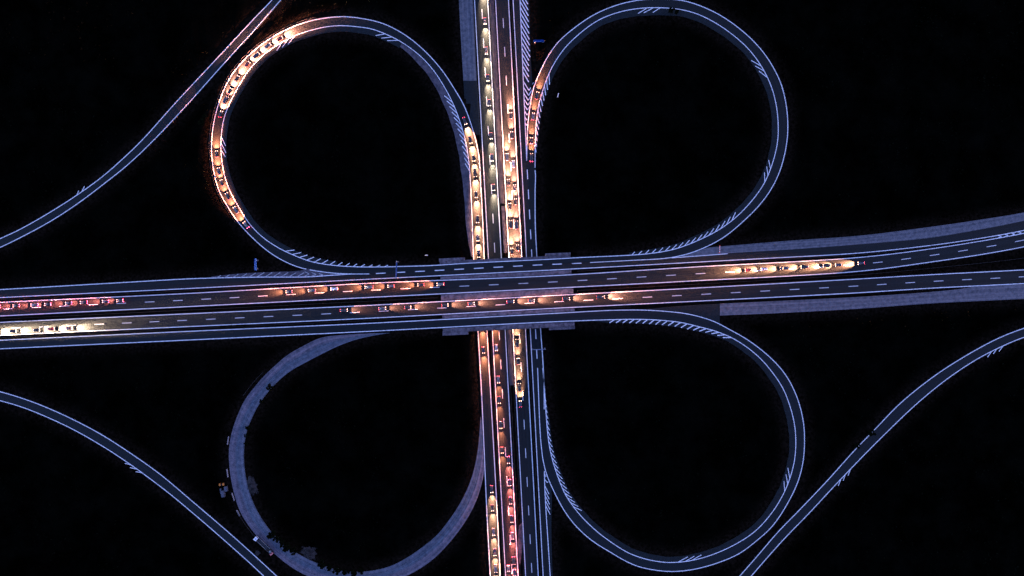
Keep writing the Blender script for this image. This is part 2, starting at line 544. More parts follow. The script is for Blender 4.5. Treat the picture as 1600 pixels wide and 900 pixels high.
# paved shoulders and patches (all part of the pavement)
def patch(name, A, B, z, mat, lift=0.004, ground_pts=True, skirt=0.4):
    A, B = line(A, 4), line(B, 4)
    n = max(len(A), len(B))
    A, B = resample(A, n), resample(B, n)
    if callable(z):
        zz = np.array([z(q) for q in 0.5 * (A + B)])
    else:
        zz = np.full(n, float(z))
    o = ribbon(name, A, B, zz + lift, mat, skirt)
    o['kind'] = 'structure'
    if ground_pts:
        r = type('R', (), {})()
        r.A, r.B, r.mid, r.z, r.ground = A, B, 0.5 * (A + B), zz, True
        all_roads.append(r)
    return o

def shoulder(road, lin, a, b, w0, w1, w2, toward, mat=M_SHOULDER, lift=0.006):
    """paved strip beside an edge line; w0-w1-w2 its width at start, middle and end"""
    c = cut(lin, a, b)
    n = normals(c)
    t = np.linspace(0, 1, len(c))
    w = np.interp(t, [0, 0.12, 0.5, 0.88, 1], [w0, 0.5 * (w0 + w1) if w0 else w1 * 0.75, w1, 0.5 * (w1 + w2) if w2 else w1 * 0.75, w2])
    w = w * (1 + 0.03 * np.sin(t * 23) + 0.02 * np.sin(t * 61 + 1))
    d = c + n * w[:, None]
    if ((d - np.array(toward)) ** 2).sum() > ((c - n * w[:, None] - np.array(toward)) ** 2).sum():
        d = c - n * w[:, None]
        n = -n
    zz = np.array([road.z_at(q) for q in c])
    o = ribbon('road_shoulder', c - n * 0.6, d, zz + lift, mat, 0.4)
    o['kind'] = 'structure'
    r = type('R', (), {})()
    r.A, r.B, r.mid, r.z, r.ground = c, d, 0.5 * (c + d), zz, True
    all_roads.append(r)
    return o

shoulder(rNW, rNW.lb, (525, 415), (346, 247), 6, 9, 8, (535, 220))
shoulder(rNW, rNW.lb, (346, 247), (627, 65.5), 8, 9, 10, (535, 220), lift=0.007)
shoulder(rNW, rNW.lb, (627, 65.5), (740, 400), 7, 15, 4, (535, 220), mat=M_GORE, lift=0.008)
shoulder(rNE, rNE.lb, (836, 235), (1000, 13), 3, 9, 12, (1030, 200))
shoulder(rNE, rNE.lb, (1000, 13), (1204, 264), 12, 10, 9, (1030, 200), lift=0.007)
shoulder(rNE, rNE.lb, (1204, 264), (985, 399), 9, 9, 4, (1030, 200), lift=0.008)
shoulder(rSE, rSE.lb, (930, 500), (1142, 527), 2, 8, 8, (1060, 690))
shoulder(rSE, rSE.lb, (1142, 527), (1225, 770), 8, 10, 10, (1060, 690), lift=0.007)
shoulder(rSE, rSE.lb, (1225, 770), (980, 863), 10, 9, 9, (1060, 690), lift=0.008)
shoulder(rSE, rSE.lb, (980, 863), (851, 620), 9, 8, 1, (1060, 690), lift=0.009)

patch('old_pavement', [(711, -200), (717, 0), (724, 126)], [(730, -200), (739.2, 0), (745, 126)], 0, M_OLD, 0.013)
patch('road_shoulder', [(724, 126), (727, 165), (739, 210)], [(745.5, 126), (748, 165), (750.4, 210)], 0, M_SHOULDER, 0.012)
patch('old_pavement', [(1108, 386.5), (1240, 375.5), (1340, 368.5), (1450, 355), (1540, 342), (1600, 332), (1720, 306), (2020, 214)],
      [(1060, 401.5), (1140, 395.5), (1240, 389.5), (1340, 382), (1450, 372), (1540, 357), (1600, 345), (1720, 318), (2020, 228)], ZB, M_OLD, 0.016)
patch('old_pavement', [(1125, 474.5), (1340, 464), (1450, 456.5), (1505, 451), (1520, 448), (1600, 444.5), (1800, 434), (2020, 422)],
      [(1125, 493), (1210, 489.5), (1340, 482.5), (1450, 474.5), (1600, 467), (1800, 457), (2020, 445)], ZB, M_OLD, 0.004)
patch('road_shoulder', [(1000, 484), (1040, 480), (1080, 477), (1124.5, 474.6)], [(1000, 486), (1040, 488.5), (1080, 493.5), (1124.5, 505)], ZB, M_SHOULDER, 0.003)
patch('gore_pavement', [(330, 432), (380, 427), (430, 424.8), (470, 423), (480, 420)], [(330, 435), (380, 434.5), (430, 434), (480, 433.5), (545, 428.5)], ZB, M_GORE, 0.014)
patch('gore_pavement', [(806, -130), (812.5, 0), (817, 110), (819, 150), (822, 205)], [(818, -130), (826.5, 0), (829.5, 95), (832, 142), (825, 205)], 0, M_ASPH_NEW, 0.003)
patch('gore_pavement', [(848.5, 722), (852, 770), (856, 830), (862, 960), (880, 1250)], [(850, 722), (861, 758), (861.5, 830), (866, 960), (882, 1250)], 0, M_SHOULDER, 0.003)
# strip of dusty concrete between the lower carriageways
def ns_strip(dx0, dx1, ya, yb, mat, name='median_strip', lift=0.002):
    ys = [ya, 0.5 * (ya + yb), yb]
    return patch(name, [(nsx(A_e, y) + dx0, y) for y in ys], [(nsx(B_w, y) - dx1, y) for y in ys], 0, mat, lift)
ns_strip(2.5, 2.5, -300, 318, M_MEDIAN)
ns_strip(4.5, 2.5, 322, 395, M_GORE)
ns_strip(2.5, 2.5, 470, 602, M_MEDIAN)
patch('median_strip', [(811, 822), (809.5, 850), (811, 880)], [(816, 816), (817.5, 840), (813, 882)], 0, M_GORE, 0.002)

# ------------------------------------------------------------------ ground
xs = np.concatenate([-np.geomspace(4200, 380, 12)[:-1], np.arange(-378, 379, 3.0), np.geomspace(380, 4200, 12)[1:]])
ys = np.concatenate([-np.geomspace(4200, 240, 12)[:-1], np.arange(-237, 238, 3.0), np.geomspace(240, 4200, 12)[1:]])
smp, smz = [], []
for r in all_roads:
    n = len(r.mid)
    for k in range(0, n, 2):
        for q, wgt in ((r.A[k], 1), (r.mid[k], 1), (r.B[k], 1)):
            if r.z[k] > 4.0 and 684 < q[0] < 902 and 380 < q[1] < 535:
                continue
            v = P(q[0], q[1], r.z[k])
            smp.append((v.x, v.y))
            smz.append(v.z)
smp = np.array(smp, np.float32)
smz = np.array(smz, np.float32)

def ground_height(pts):
    out = np.empty(len(pts), np.float32)
    dm = np.empty(len(pts), np.float32)
    for i in range(0, len(pts), 2000):
        q = pts[i:i + 2000].astype(np.float32)
        d2 = (q[:, None, 0] - smp[None, :, 0]) ** 2 + (q[:, None, 1] - smp[None, :, 1]) ** 2
        j = d2.argmin(1)
        dmin = np.sqrt(d2[np.arange(len(q)), j])
        w = 1.0 / (d2 + 1.0) ** 2
        zi = (w * smz[None]).sum(1) / w.sum(1)
        zn = smz[j]
        t = np.clip((dmin - 5.0) / 6.0, 0, 1)
        t = t * t * (3 - 2 * t)
        out[i:i + 2000] = zn * (1 - t) + zi * t - 0.32 - 0.5 * np.clip((dmin - 5) / 12, 0, 1)
        dm[i:i + 2000] = dmin
    return out, dm

gx, gy = np.meshgrid(xs, ys, indexing='xy')
gp = np.stack([gx.ravel(), gy.ravel()], 1)
gz, gd = ground_height(gp)
nx, ny = len(xs), len(ys)
idx = np.arange(nx * ny).reshape(ny, nx)
quads = np.stack([idx[:-1, :-1].ravel(), idx[:-1, 1:].ravel(), idx[1:, 1:].ravel(), idx[1:, :-1].ravel()], 1)
me = bpy.data.meshes.new('ground')
me.from_pydata([(float(a), float(b), float(c)) for (a, b), c in zip(gp, gz)], [], quads.tolist())
me.polygons.foreach_set('use_smooth', [True] * len(me.polygons))
at = me.attributes.new('verge', 'FLOAT', 'POINT')
at.data.foreach_set('value', (np.clip(1 - (gd - 2.0) / 7.0, 0, 1) ** 1.5).astype(np.float32))
ground = bpy.data.objects.new('ground', me)
C.objects.link(ground)
ground['kind'] = 'structure'

def ground_material():
    m = bpy.data.materials.new('dark_meadow_ground')
    t, N, L, b = nt(m)
    b.inputs['Roughness'].default_value = 1.0
    b.inputs['Specular IOR Level'].default_value = 0.0
    tc = N.new('ShaderNodeTexCoord')
    n1 = N.new('ShaderNodeTexNoise'); n1.inputs['Scale'].default_value = 0.05; n1.inputs['Detail'].default_value = 9; n1.inputs['Roughness'].default_value = 0.7
    n2 = N.new('ShaderNodeTexNoise'); n2.inputs['Scale'].default_value = 0.6; n2.inputs['Detail'].default_value = 6; n2.inputs['Roughness'].default_value = 0.7
    L.new(tc.outputs['Object'], n1.inputs['Vector']); L.new(tc.outputs['Object'], n2.inputs['Vector'])
    r1 = N.new('ShaderNodeValToRGB')
    e = r1.color_ramp.elements
    e[0].position = 0.40; e[0].color = (0.0002, 0.00025, 0.00015, 1)
    e[1].position = 0.78; e[1].color = (0.0020, 0.0023, 0.0017, 1)
    L.new(n1.outputs['Fac'], r1.inputs[0])
    at = N.new('ShaderNodeAttribute'); at.attribute_name = 'verge'
    ml = N.new('ShaderNodeMath'); ml.operation = 'MULTIPLY'
    r2 = N.new('ShaderNodeValToRGB')
    r2.color_ramp.elements[0].position = 0.38; r2.color_ramp.elements[0].color = (0.02, 0.02, 0.02, 1)
    r2.color_ramp.elements[1].position = 0.75
    L.new(n2.outputs['Fac'], r2.inputs[0])
    L.new(r2.outputs[0], ml.inputs[0]); L.new(at.outputs['Fac'], ml.inputs[1])
    mx = N.new('ShaderNodeMix'); mx.data_type = 'RGBA'
    L.new(ml.outputs[0], mx.inputs['Factor'])
    L.new(r1.outputs[0], mx.inputs['A'])
    mx.inputs['B'].default_value = (0.015, 0.010, 0.007, 1)
    L.new(mx.outputs['Result'], b.inputs['Base Color'])
    bp = N.new('ShaderNodeBump'); bp.inputs['Strength'].default_value = 0.6; bp.inputs['Distance'].default_value = 0.3
    L.new(n2.outputs['Fac'], bp.inputs['Height']); L.new(bp.outputs[0], b.inputs['Normal'])
    return m
me.materials.append(ground_material())

def gz_at(x, y):
    z, d = ground_height(np.array([[x, y]]))
    return float(z[0])

def G(px, py):
    """point on the ground under a plan position"""
    v = P(px, py, 0)
    z = gz_at(v.x, v.y)
    v = P(px, py, z)
    return v

# ------------------------------------------------------------------ painted markings
def ns_line(road, l, ya=YA, yb=YB):
    ys_ = np.linspace(ya, yb, 60)
    edge_line(road, np.array([(nsx(l, y), y) for y in ys_]), z=np.zeros(60))
for r_, l_ in ((rA, A_w), (rA, A_e), (rB, B_w), (rB, B_e), (rE, E_w)):
    ns_line(r_, l_)
edge_line(rE, catmull([(793.5, -420), (812.5, 0), (817, 110), (821, 205), (823, 251)], 8))
edge_line(rE, cut(rE.lb, (835.7, 266), (850.3, 640)))
edge_line(rE, cut(rE.lb, (849.5, 735), (885, 1320)))
def dash(road, a, b, mat=None, w=0.42):
    stroke(road, a, b, w, mat or M_PAINT_DASH, 'lane_dash')
for k in range(-3, 24):
    y = 14.3 + 45.65 * k
    if y + 15 < 398 or y > 500:
        f = lambda yy: 0.5 * (nsx(A_w, yy) + nsx(A_e, yy)) + 0.4
        dash(rA, (f(y), y), (f(y + 15), y + 15))
    y = 28.6 + 44.8 * k
    if y + 15 < 398 or y > 500:
        f = lambda yy: 0.5 * (nsx(B_w, yy) + nsx(B_e, yy)) + 0.2
        dash(rB, (f(y), y), (f(y + 15), y + 15))
for k in range(-1, 10):
    y = 265 + 31.2 * k
    if y > 255 and y < 560:
        f = lambda yy: np.interp(yy, [252, 390, 520, 575], [823, 830.5, 837, 840])
        dash(rE, (f(y), y), (f(y + 15), y + 15), M_PAINT, 0.5)
# upper motorway
for r_ in (rW, rX):
    edge_line(r_, r_.la)
    edge_line(r_, r_.lb)
edge_line(rN, rN.lb)
edge_line(rN, catmull([(-420, 475), (0, 452.5), (200, 441), (300, 435.5), (400, 433), (480, 432.6), (520, 430), (548, 428.2)], 6), mat=M_PAINT)
edge_line(rN, catmull([(1050, 402.9), (1090, 400), (1137, 396.4)], 6), w=0.4)
kW = np.interp(np.arange(-6, 45), [-6, 0, 13, 17, 23, 27, 30, 35, 45], [-262, 5, 580, 764, 1041, 1225, 1364, 1586, 2010])
kX = np.interp(np.arange(-6, 45), [-6, 0, 6, 13, 18, 23, 29, 35, 45], [-245, 18, 277, 592, 820, 1050, 1326, 1592, 2030])
def lane_mid(road, x, off=0.0):
    c = road.mid
    i = np.argsort(c[:, 0])
    return (x, float(np.interp(x, c[i, 0], c[i, 1])) + off)
for x in kW:
    dash(rW, lane_mid(rW, x), lane_mid(rW, x + 15))
for x in kX:
    dash(rX, lane_mid(rX, x), lane_mid(rX, x + 15))
fN = lambda x: float(np.interp(x, [587, 655, 749, 840, 908], [427.4, 424, 419, 414, 411.2]))
for k in range(11):
    x = 587.5 + 30.6 * k
    dash(rN, (x, fN(x)), (x + 15, fN(x + 15)), M_PAINT, 0.5)
edge_line(rN, catmull([(922, 410.2), (980, 407.2), (1015, 405.4)], 6), w=0.4)
# loops and ramps
edge_line(rNW, cut(rNW.la, (575, 428), (803, 1320)))
edge_line(rNW, rNW.lb)
edge_line(rNE, cut(rNE.la, (823.3, 251), (1015, 405.5)))
edge_line(rNE, rNE.lb)
edge_line(rN, catmull([(640, 416), (672, 415), (735, 411), (860, 405), (905, 402.5), (960, 400)], 6))
edge_line(rSE, rSE.la)
edge_line(rSE, rSE.lb)
for r_ in (rNWR, rSWR, rSER):
    edge_line(r_, r_.la)
    edge_line(r_, r_.lb)
# groups of three warning stripes
tri = [(rNW, [((441, 65), (432.5, 79)), ((451, 60), (441, 74)), ((461, 55.5), (450, 69)),
              ((601, 53), (587, 55.5)), ((611, 58), (596, 59.5)), ((623, 63), (605, 63.5)),
              ((346, 214), (352.5, 228)), ((345.7, 224), (353, 239)), ((346, 235), (352, 245))]),
       (rNE, [((1010, 13.2), (997, 21)), ((1020, 12.5), (1006, 20)), ((1032, 12), (1020, 19.5)),
              ((1189, 103), (1174, 94.5)), ((1194, 111), (1180, 103)), ((1200, 122), (1186, 111)),
              ((1204, 264), (1201, 250)), ((1200, 275), (1198, 260)), ((1195, 285), (1194.5, 269.5))]),
       (rSE, [((1234, 747), (1231, 731)), ((1231, 757), (1228, 741)), ((1226, 767), (1225, 752)),
              ((1060, 878), (1075, 870)), ((1071, 877), (1085, 869)), ((1081, 875.5), (1096, 867))]),
       (rSWR, [((204, 726), (195, 724)), ((214, 733), (203, 730.5)), ((222, 738.5), (212, 737))]),
       (rSER, [((1549, 549.6), (1543, 558)), ((1557.5, 545), (1552, 553)), ((1567, 541), (1561, 549)),
               ((1314, 748), (1310, 759)), ((1321, 741), (1317.5, 751)), ((1329, 732.5), (1325, 743))]),
       (rNWR, [((120, 305), (123, 298)), ((128, 299), (132, 291))])]
for r_, l_ in tri:
    for a_, b_ in l_:
        stroke(r_, a_, b_, 0.42)
hatch(rNW, rNW.lb, (445, 392), (600, 417), 12.0, [(15, -2), (10, -6), (6.5, -4.5), (6, -2.5)], w=0.45)
hatch(rNW, rNW.lb, (706, 158), (734, 268), 9.6, [(-12.5, -10), (-10, -11), (-7, -11.5)])
hatch(rNE, rNE.lb, (857, 115), (837, 232), 10, [(1, 17), (3, 13), (4, 11), (1.5, 7)])
hatch(rNE, rNE.lb, (1142, 346), (986, 398.6), 10.6, [(6, -13), (8, -10), (8, -8), (5, -5)], w=0.45)
hatch(rSE, rSE.lb, (960, 499.5), (1142, 527), 10.6, [(-8, 5), (-8, 6.5), (-10, 6), (-13, 0)], w=0.6)
hatch(rSE, rSE.lb, (897, 793), (851.5, 622), 8.6, [(13, 6), (10, 9), (7, 9), (4, 8), (1.2, 5)], w=0.42)
# hatched gores
for k in range(-14, 13):
    y = 2 + 9.2 * k
    x0 = np.interp(y, [-420, 0, 110, 205], [793.5, 812.5, 817, 821])
    w_ = 13.0 if y < 72 else np.interp(y, [72, 112], [11, 9])
    stroke(rE, (x0, y), (x0 + w_, y + w_ * 1.75), 0.62)
for k in range(8):
    y = 127 + 9.3 * k
    xl = np.interp(y, [110, 205], [817, 821])
    xr = np.interp(y + 3, [130, 140, 171, 198, 205], [834.5, 833, 827.5, 824.5, 824])
    xm = xl + 0.52 * (xr - xl)
    d_ = (xr - xl) * 0.85
    stroke(rE, (xl, y), (xm, y + d_), 0.55)
    stroke(rE, (xm + 0.25, y + d_), (xr - 0.5, y + 2), 0.55)
for k in range(11):
    x = 338 + 12.6 * k
    q = (x, float(np.interp(x, [300, 400, 480], [435.5, 433, 432.6])))
    vx = np.interp(x, [338, 400, 470], [7, 12, 11])
    stroke(rN, q, (q[0] + vx, q[1] - vx * 0.6), 0.42, M_PAINT_FADED)
for k in range(3):
    x = 476 + 11 * k
    stroke(rN, (x, 424.5 + 1.3 * k), (x + 7, 428 + 0.9 * k), 0.4, M_PAINT_FADED)
    stroke(rN, (x + 7, 428.3 + 0.9 * k), (x, 431.5 - 0.6 * k), 0.4, M_PAINT_FADED)
for k in range(5):
    y = 759 + 8 * k
    x0 = np.interp(y, [755, 900], [851, 859.7])
    stroke(rE, (x0, y), (x0 + 6.5, y + 13), 0.42)
for (xl, xr, y) in ((850.3, 853, 731), (850.4, 856, 739), (850.6, 859, 748)):
    stroke(rE, (xl, y), (0.5 * (xl + xr), y + 6), 0.4)
    stroke(rE, (0.5 * (xl + xr) + 0.2, y + 6), (xr, y + 3), 0.4)
for k in range(9):
    x = 1560 + 10.4 * k
    yt = float(np.interp(x, [1540, 1600, 1700], [371, 360, 338])) + 0.8
    yb = float(np.interp(x, [1540, 1600, 1700], [375.5, 364.5, 342])) - 0.3
    stroke(rW, (x - 1, yt - 0.3), (x + 5, 0.5 * (yt + yb) - 0.4), 0.45)
    stroke(rW, (x + 5, 0.5 * (yt + yb) - 0.2), (x - 2, yb + 1), 0.45)
patch('gore_pavement', [(1545, 370), (1600, 360), (1700, 338)], [(1545, 375), (1600, 365), (1700, 342)], ZB, M_ASPH, -0.003)

# ------------------------------------------------------------------ bridge
bridge = empty('motorway_bridge', P(793, 459, 0))
bridge_inv = Matrix.Translation(-bridge.location)
tag(bridge, 'long concrete bridge carrying the upper motorway across the lower one', 'bridge')
def prism(name, poly_px, z0, z1, mat, parent, bev=0.0):
    """solid with a plan outline given at the level of its top"""
    off = parent.location
    top = [P(x, y, z1) - off for x, y in poly_px]
    bot = [Vector((v.x, v.y, v.z - (z1 - z0))) for v in top]
    n = len(top)
    f = [tuple(range(n)), tuple(range(2 * n - 1, n - 1, -1))] + [(i, n + i, n + (i + 1) % n, (i + 1) % n) for i in range(n)]
    o = mesh_obj(name, top + bot, f, mat, parent)
    bm = bmesh.new(); bm.from_mesh(o.data); bmesh.ops.recalc_face_normals(bm, faces=bm.faces); bm.to_mesh(o.data); bm.free()
    return o
DZ = ZB - 0.12
prism('deck', [(687, 408.5), (891, 399), (897.5, 509.5), (692, 519)], DZ - 1.5, DZ, M_CONC, bridge)
# edge beams with parapets
for (a, b, w) in (((686.5, 408), (891.5, 398.2), 1.6), ((691.5, 519.6), (898, 510.2), -1.6)):
    q = [a, b, (b[0], b[1] + w), (a[0], a[1] + w)]
    prism('edge_beam', q, DZ - 1.2, DZ + 0.35, M_CONC, bridge)
    d = w / 1.6
    q = [(a[0], a[1] + d * 0.25), (b[0], b[1] + d * 0.25), (b[0], b[1] + d * 0.55), (a[0], a[1] + d * 0.55)]
    prism('hand_rail', q, DZ + 1.25, DZ + 1.33, M_STEEL, bridge)
    for k in range(28):
        t = (k + 0.5) / 28
        x, y = a[0] + (b[0] - a[0]) * t, a[1] + (b[1] - a[1]) * t + d * 0.4
        prism('rail_post', [(x - 0.12, y - 0.12), (x + 0.12, y - 0.12), (x + 0.12, y + 0.12), (x - 0.12, y + 0.12)], DZ + 0.35, DZ + 1.25, M_STEEL, bridge)
# walkways along the parapets
prism('walkway', [(687, 410.2), (891.3, 400.2), (891.3, 402.0), (687, 412.2)], DZ, ZB + 0.06, M_CONC, bridge)
prism('walkway', [(692, 513.8), (897.8, 504.0), (897.8, 508.4), (692, 517.7)], DZ, ZB + 0.06, M_CONC, bridge)
# concrete infill between the carriageways, cast in bays
def ly(lst, x):
    return float(np.interp(x, [p[0] for p in lst], [p[1] for p in lst]))
CSn = [(580, 505), (860, 490), (955, 485)]
for (up, lo, xa, xb) in ((CNs, WBn, 688, 893), (WBs, EBn, 689, 896), (EBs, CSn, 691, 898)):
    cuts = [xa] + [xa + (xb - xa) * t for t in (0.18, 0.42, 0.63, 0.83)] + [xb]
    for i in range(5):
        x0, x1 = cuts[i] + 0.12, cuts[i + 1] - 0.12
        prism('median_slab', [(x0, ly(up, x0) + 1.9), (x1, ly(up, x1) + 1.9), (x1, ly(lo, x1) - 1.9), (x0, ly(lo, x0) - 1.9)], DZ + 0.002, ZB + 0.03 + 0.01 * (i % 2), M_CONC, bridge)
# wing slabs at the four corners
for q in ([(686, 404), (726, 402.2), (726, 407.2), (686, 409)], [(852, 396.0), (891.5, 394.4), (891.5, 398.0), (852, 399.8)],
          [(691.5, 518.5), (731.5, 516.8), (731.5, 522.6), (691.5, 524.4)], [(858, 511.6), (898.5, 509.8), (898.5, 514), (858, 515.8)]):
    prism('wing_slab', q, DZ - 2.5, DZ + 0.12, M_CONC, bridge)
# abutments and piers
for x0, x1 in ((690, 696), (889, 895)):
    prism('abutment', [(x0, 409.5), (x1, 409.2), (x1 + 3, 512), (x0 + 3, 512.3)], -1.0, DZ - 1.5, M_CONC, bridge)
for fx in (lambda y: 0.5 * (nsx(A_e, y) + nsx(B_w, y)), lambda y: nsx(A_w, y) - 4.0, lambda y: 0.5 * (nsx(B_e, y) + nsx(E_w, y)), lambda y: nsx(A_w, y) - 33, lambda y: nsx(E_w, y) + 33):
    for y in (414, 440, 466, 490, 509):
        v = P(fx(y), y, 0) - bridge.location
        bm = bmesh.new()
        add_cyl(bm, (v.x, v.y, (DZ - 1.5 - 0.6) / 2), 0.45, DZ - 1.5 + 0.6, seg=14)
        bm_obj('pier', bm, M_CONC, bridge, True)

# ------------------------------------------------------------------ crash barriers
def guard_rail(pts, z, label, group='steel crash barriers'):
    """beam on posts along a plan polyline"""
    p = line(pts, 5)
    zz = np.array([z(q) for q in p]) if callable(z) else np.full(len(p), float(z))
    W = [P(q[0], q[1], h) for q, h in zip(p, zz)]
    o = empty('guard_rail', W[0])
    off = W[0]
    tag(o, label, 'guard rail', group)
    n = normals(p)
    v, f = [], []
    prof = [(-0.16, 0.42), (-0.16, 0.75), (-0.08, 0.75), (-0.02, 0.66), (-0.08, 0.58), (-0.02, 0.5), (-0.08, 0.42)]
    m = len(prof)
    for q, nn in zip(W, n):
        d = Vector((nn[0], -nn[1], 0))
        for a, h in prof:
            v.append(q + d * a + Vector((0, 0, h)) - off)
    for i in range(len(W) - 1):
        for k in range(m):
            a, b = i * m + k, i * m + (k + 1) % m
            f.append((a, b, b + m, a + m))
    mesh_obj('rail_beam', v, f, M_STEEL, o)
    bm = bmesh.new()
    s = arclen(p)
    k = 0.0
    while k < s[-1]:
        x, y = np.interp(k, s, p[:, 0]), np.interp(k, s, p[:, 1])
        h = np.interp(k, s, zz)
        q = P(x, y, h) - off
        add_box(bm, (q.x, q.y, q.z + 0.15), (0.1, 0.1, 1.0))
        k += 10
    po = bm_obj('rail_posts', bm, M_STEEL, o)
    po['kind'] = 'stuff'
    return o

def between(l1, l2, ya, yb, f=0.5):
    return [(nsx(l1, y) * (1 - f) + nsx(l2, y) * f, y) for y in np.linspace(ya, yb, 6)]
guard_rail(between(A_e, B_w, -300, 396, 0.3), 0, 'steel barrier left of the middle strip, lower motorway north of the bridge')
guard_rail(between(A_e, B_w, -300, 396, 0.7), 0, 'steel barrier right of the middle strip, lower motorway north of the bridge')
guard_rail(between(A_e, B_w, 522, 1250, 0.3), 0, 'steel barrier left of the middle strip, lower motorway south of the bridge')
guard_rail(between(A_e, B_w, 522, 1250, 0.7), 0, 'steel barrier right of the middle strip, lower motorway south of the bridge')
guard_rail(between(B_e, E_w, -300, 396), 0, 'steel barrier between lower motorway and right hand slip lane, north of bridge')
guard_rail(between(B_e, E_w, 522, 1250), 0, 'steel barrier between lower motorway and right hand slip lane, south of bridge')
guard_rail([(nsx(A_w, y) - 3.4, y) for y in np.linspace(-300, 396, 6)], 0, 'steel barrier along the left edge of the lower motorway, north of bridge')
guard_rail([(nsx(A_w, y) - 3.4, y) for y in np.linspace(522, 1250, 6)], 0, 'steel barrier along the left edge of the lower motorway, south of bridge')
def mid_line(l1, l2, xs_, f=0.5):
    return [(x, ly(l1, x) * (1 - f) + ly(l2, x) * f) for x in xs_]
CSl = [(-420, 552), (0, 531.7), (300, 517.5), (580, 505), (860, 490), (955, 485), (1005, 484.5)]
for (l1, l2, a, b, tl, tr) in ((CNs, WBn, -300, 1530, 'upper barrier between slip lane and left bound carriageway', 'x'),
                               (WBs, EBn, -300, 1700, 'central barrier of the upper motorway', 'x'),
                               (EBs, CSl, -300, 985, 'lower barrier between right bound carriageway and slip lane', 'x')):
    guard_rail(mid_line(l1, l2, np.linspace(a, 684, 8)), ZB - 0.05, tl + ', left of the bridge')
    guard_rail(mid_line(l1, l2, np.linspace(902, b, 8)), ZB - 0.05, tl + ', right of the bridge')
def off_line(road, lin, a, b, d, toward):
    c = cut(lin, a, b)[::3]
    n = normals(c)
    e = c + n * d
    if ((e - np.array(toward)) ** 2).sum() < ((c - n * d - np.array(toward)) ** 2).sum():
        e = c - n * d
    return [tuple(q) for q in e]
rz = lambda r: (lambda q: r.z_at(q) - 0.1)
guard_rail(off_line(rNW, rNW.la, (372, 347), (500, 29.5), 3.0, (535, 220)), rz(rNW), 'steel barrier round the outer left edge of the upper left loop')
guard_rail([(412, 581), (400, 592), (390, 605), (380, 618)], rz(rSW), 'short steel barrier beside the top of the closed loop')
guard_rail([(371, 799), (378, 811), (387, 824), (398, 838), (412, 851)], rz(rSW), 'short steel barrier behind the white cab truck')

# ------------------------------------------------------------------ sign gantries
M_SIGN = noise_mat('blue_sign_sheet', (0.004, 0.045, 0.26), (0.006, 0.055, 0.32), 0.5, 0.45)
M_WHITE = noise_mat('white_sheet_metal', (0.72, 0.72, 0.72), (0.82, 0.82, 0.82), 0.8, 0.5)
def sign_structure(name, px, py, z, width, rz_, label, posts, panels, clear=5.6, mat=M_SIGN):
    """panels: (offset along the beam, width, height, level above the clear height); signs face local -Y"""
    o = empty(name, P(px, py, z), rz_)
    tag(o, label, 'road sign')
    for x in posts:
        bm = bmesh.new()
        add_cyl(bm, (x, 0.25, clear / 2 + 0.9), 0.17, clear + 2.4, seg=12, r2=0.13)
        bm_obj('post', bm, M_GREY, o, True)
        bm = bmesh.new()
        add_box(bm, (x, 0.25, -0.1), (0.9, 0.9, 0.5), bevel=0.05)
        bm_obj('footing', bm, M_CONC, o)
    for h in (clear + 0.3, clear + 1.9):
        bm = bmesh.new()
        add_box(bm, (0, 0.25, h), (width, 0.22, 0.22), bevel=0.03)
        bm_obj('cross_beam', bm, M_GREY, o)
    for (x, w, hh, lv) in panels:
        bm = bmesh.new()
        add_box(bm, (x, 0.0, clear + lv + hh / 2), (w, 0.08, hh), bevel=0.02)
        pnl = bm_obj('sign_panel', bm, mat, o)
        for sx in (-1, 1):
            bm = bmesh.new()
            add_box(bm, (x + sx * w * 0.33, 0.07, clear + lv + hh / 2), (0.1, 0.06, hh * 0.95))
            bm_obj('stiffener', bm, M_GREY, pnl)
    return o
sign_structure('roadside_sign', 841.5, 67.5, -0.3, 6.8, 0, 'blue two row sign board in the dark gore beside the upper right loop', (-2.4, 2.4),
               ((0, 6.8, 1.75, 0.0), (0, 6.4, 1.7, 1.95)), clear=2.2)
sign_structure('roadside_sign', 403, 413.5, ZB - 0.3, 7.4, math.pi / 2, 'upright blue sign board above the slip lane left of the bridge', (-2.6, 2.6),
               ((0, 7.4, 2.0, 0.0), (0, 7.0, 1.7, 2.15)), clear=2.2)
sign_structure('sign_gantry', 622.5, 422, ZB - 0.3, 11.0, math.pi / 2 - 0.03, 'blue sign gantry spanning the two slip lanes just left of the bridge', (-5.0, 5.0),
               ((-0.1, 9.0, 3.0, 0.0),))
sign_structure('sign_gantry', 841.3, 545, -0.3, 8.6, 0.03, 'thin sign gantry spanning the right hand slip lane below the bridge', (-3.9, 3.9),
               ((0.2, 6.0, 2.0, 0.1),))
def small_board(px, py, rz_, w, h, label, mat=M_WHITE):
    g = G(px, py)
    o = empty('roadside_board', g, rz_)
    tag(o, label, 'road sign')
    bm = bmesh.new()
    add_box(bm, (0, 0, 1.2 + h / 2), (w, 0.06, h), bevel=0.01)
    r = bmesh.ops.rotate(bm, verts=bm.verts, cent=(0, 0, 1.2), matrix=Matrix.Rotation(math.radians(-35), 3, 'X'))
    bm_obj('board', bm, mat, o)
    for s_ in (-1, 1):
        bm = bmesh.new()
        add_cyl(bm, (s_ * w * 0.3, 0.12, 0.75), 0.05, 2.1, seg=8)
        bm_obj('post', bm, M_GREY, o)
    return o
small_board(872.3, 150, math.radians(75), 2.6, 0.9, 'small white board standing alone in the grass right of the upper right loop')
small_board(667, 399.6, 0.0, 1.7, 0.8, 'small white board in the grass above the left end of the bridge')

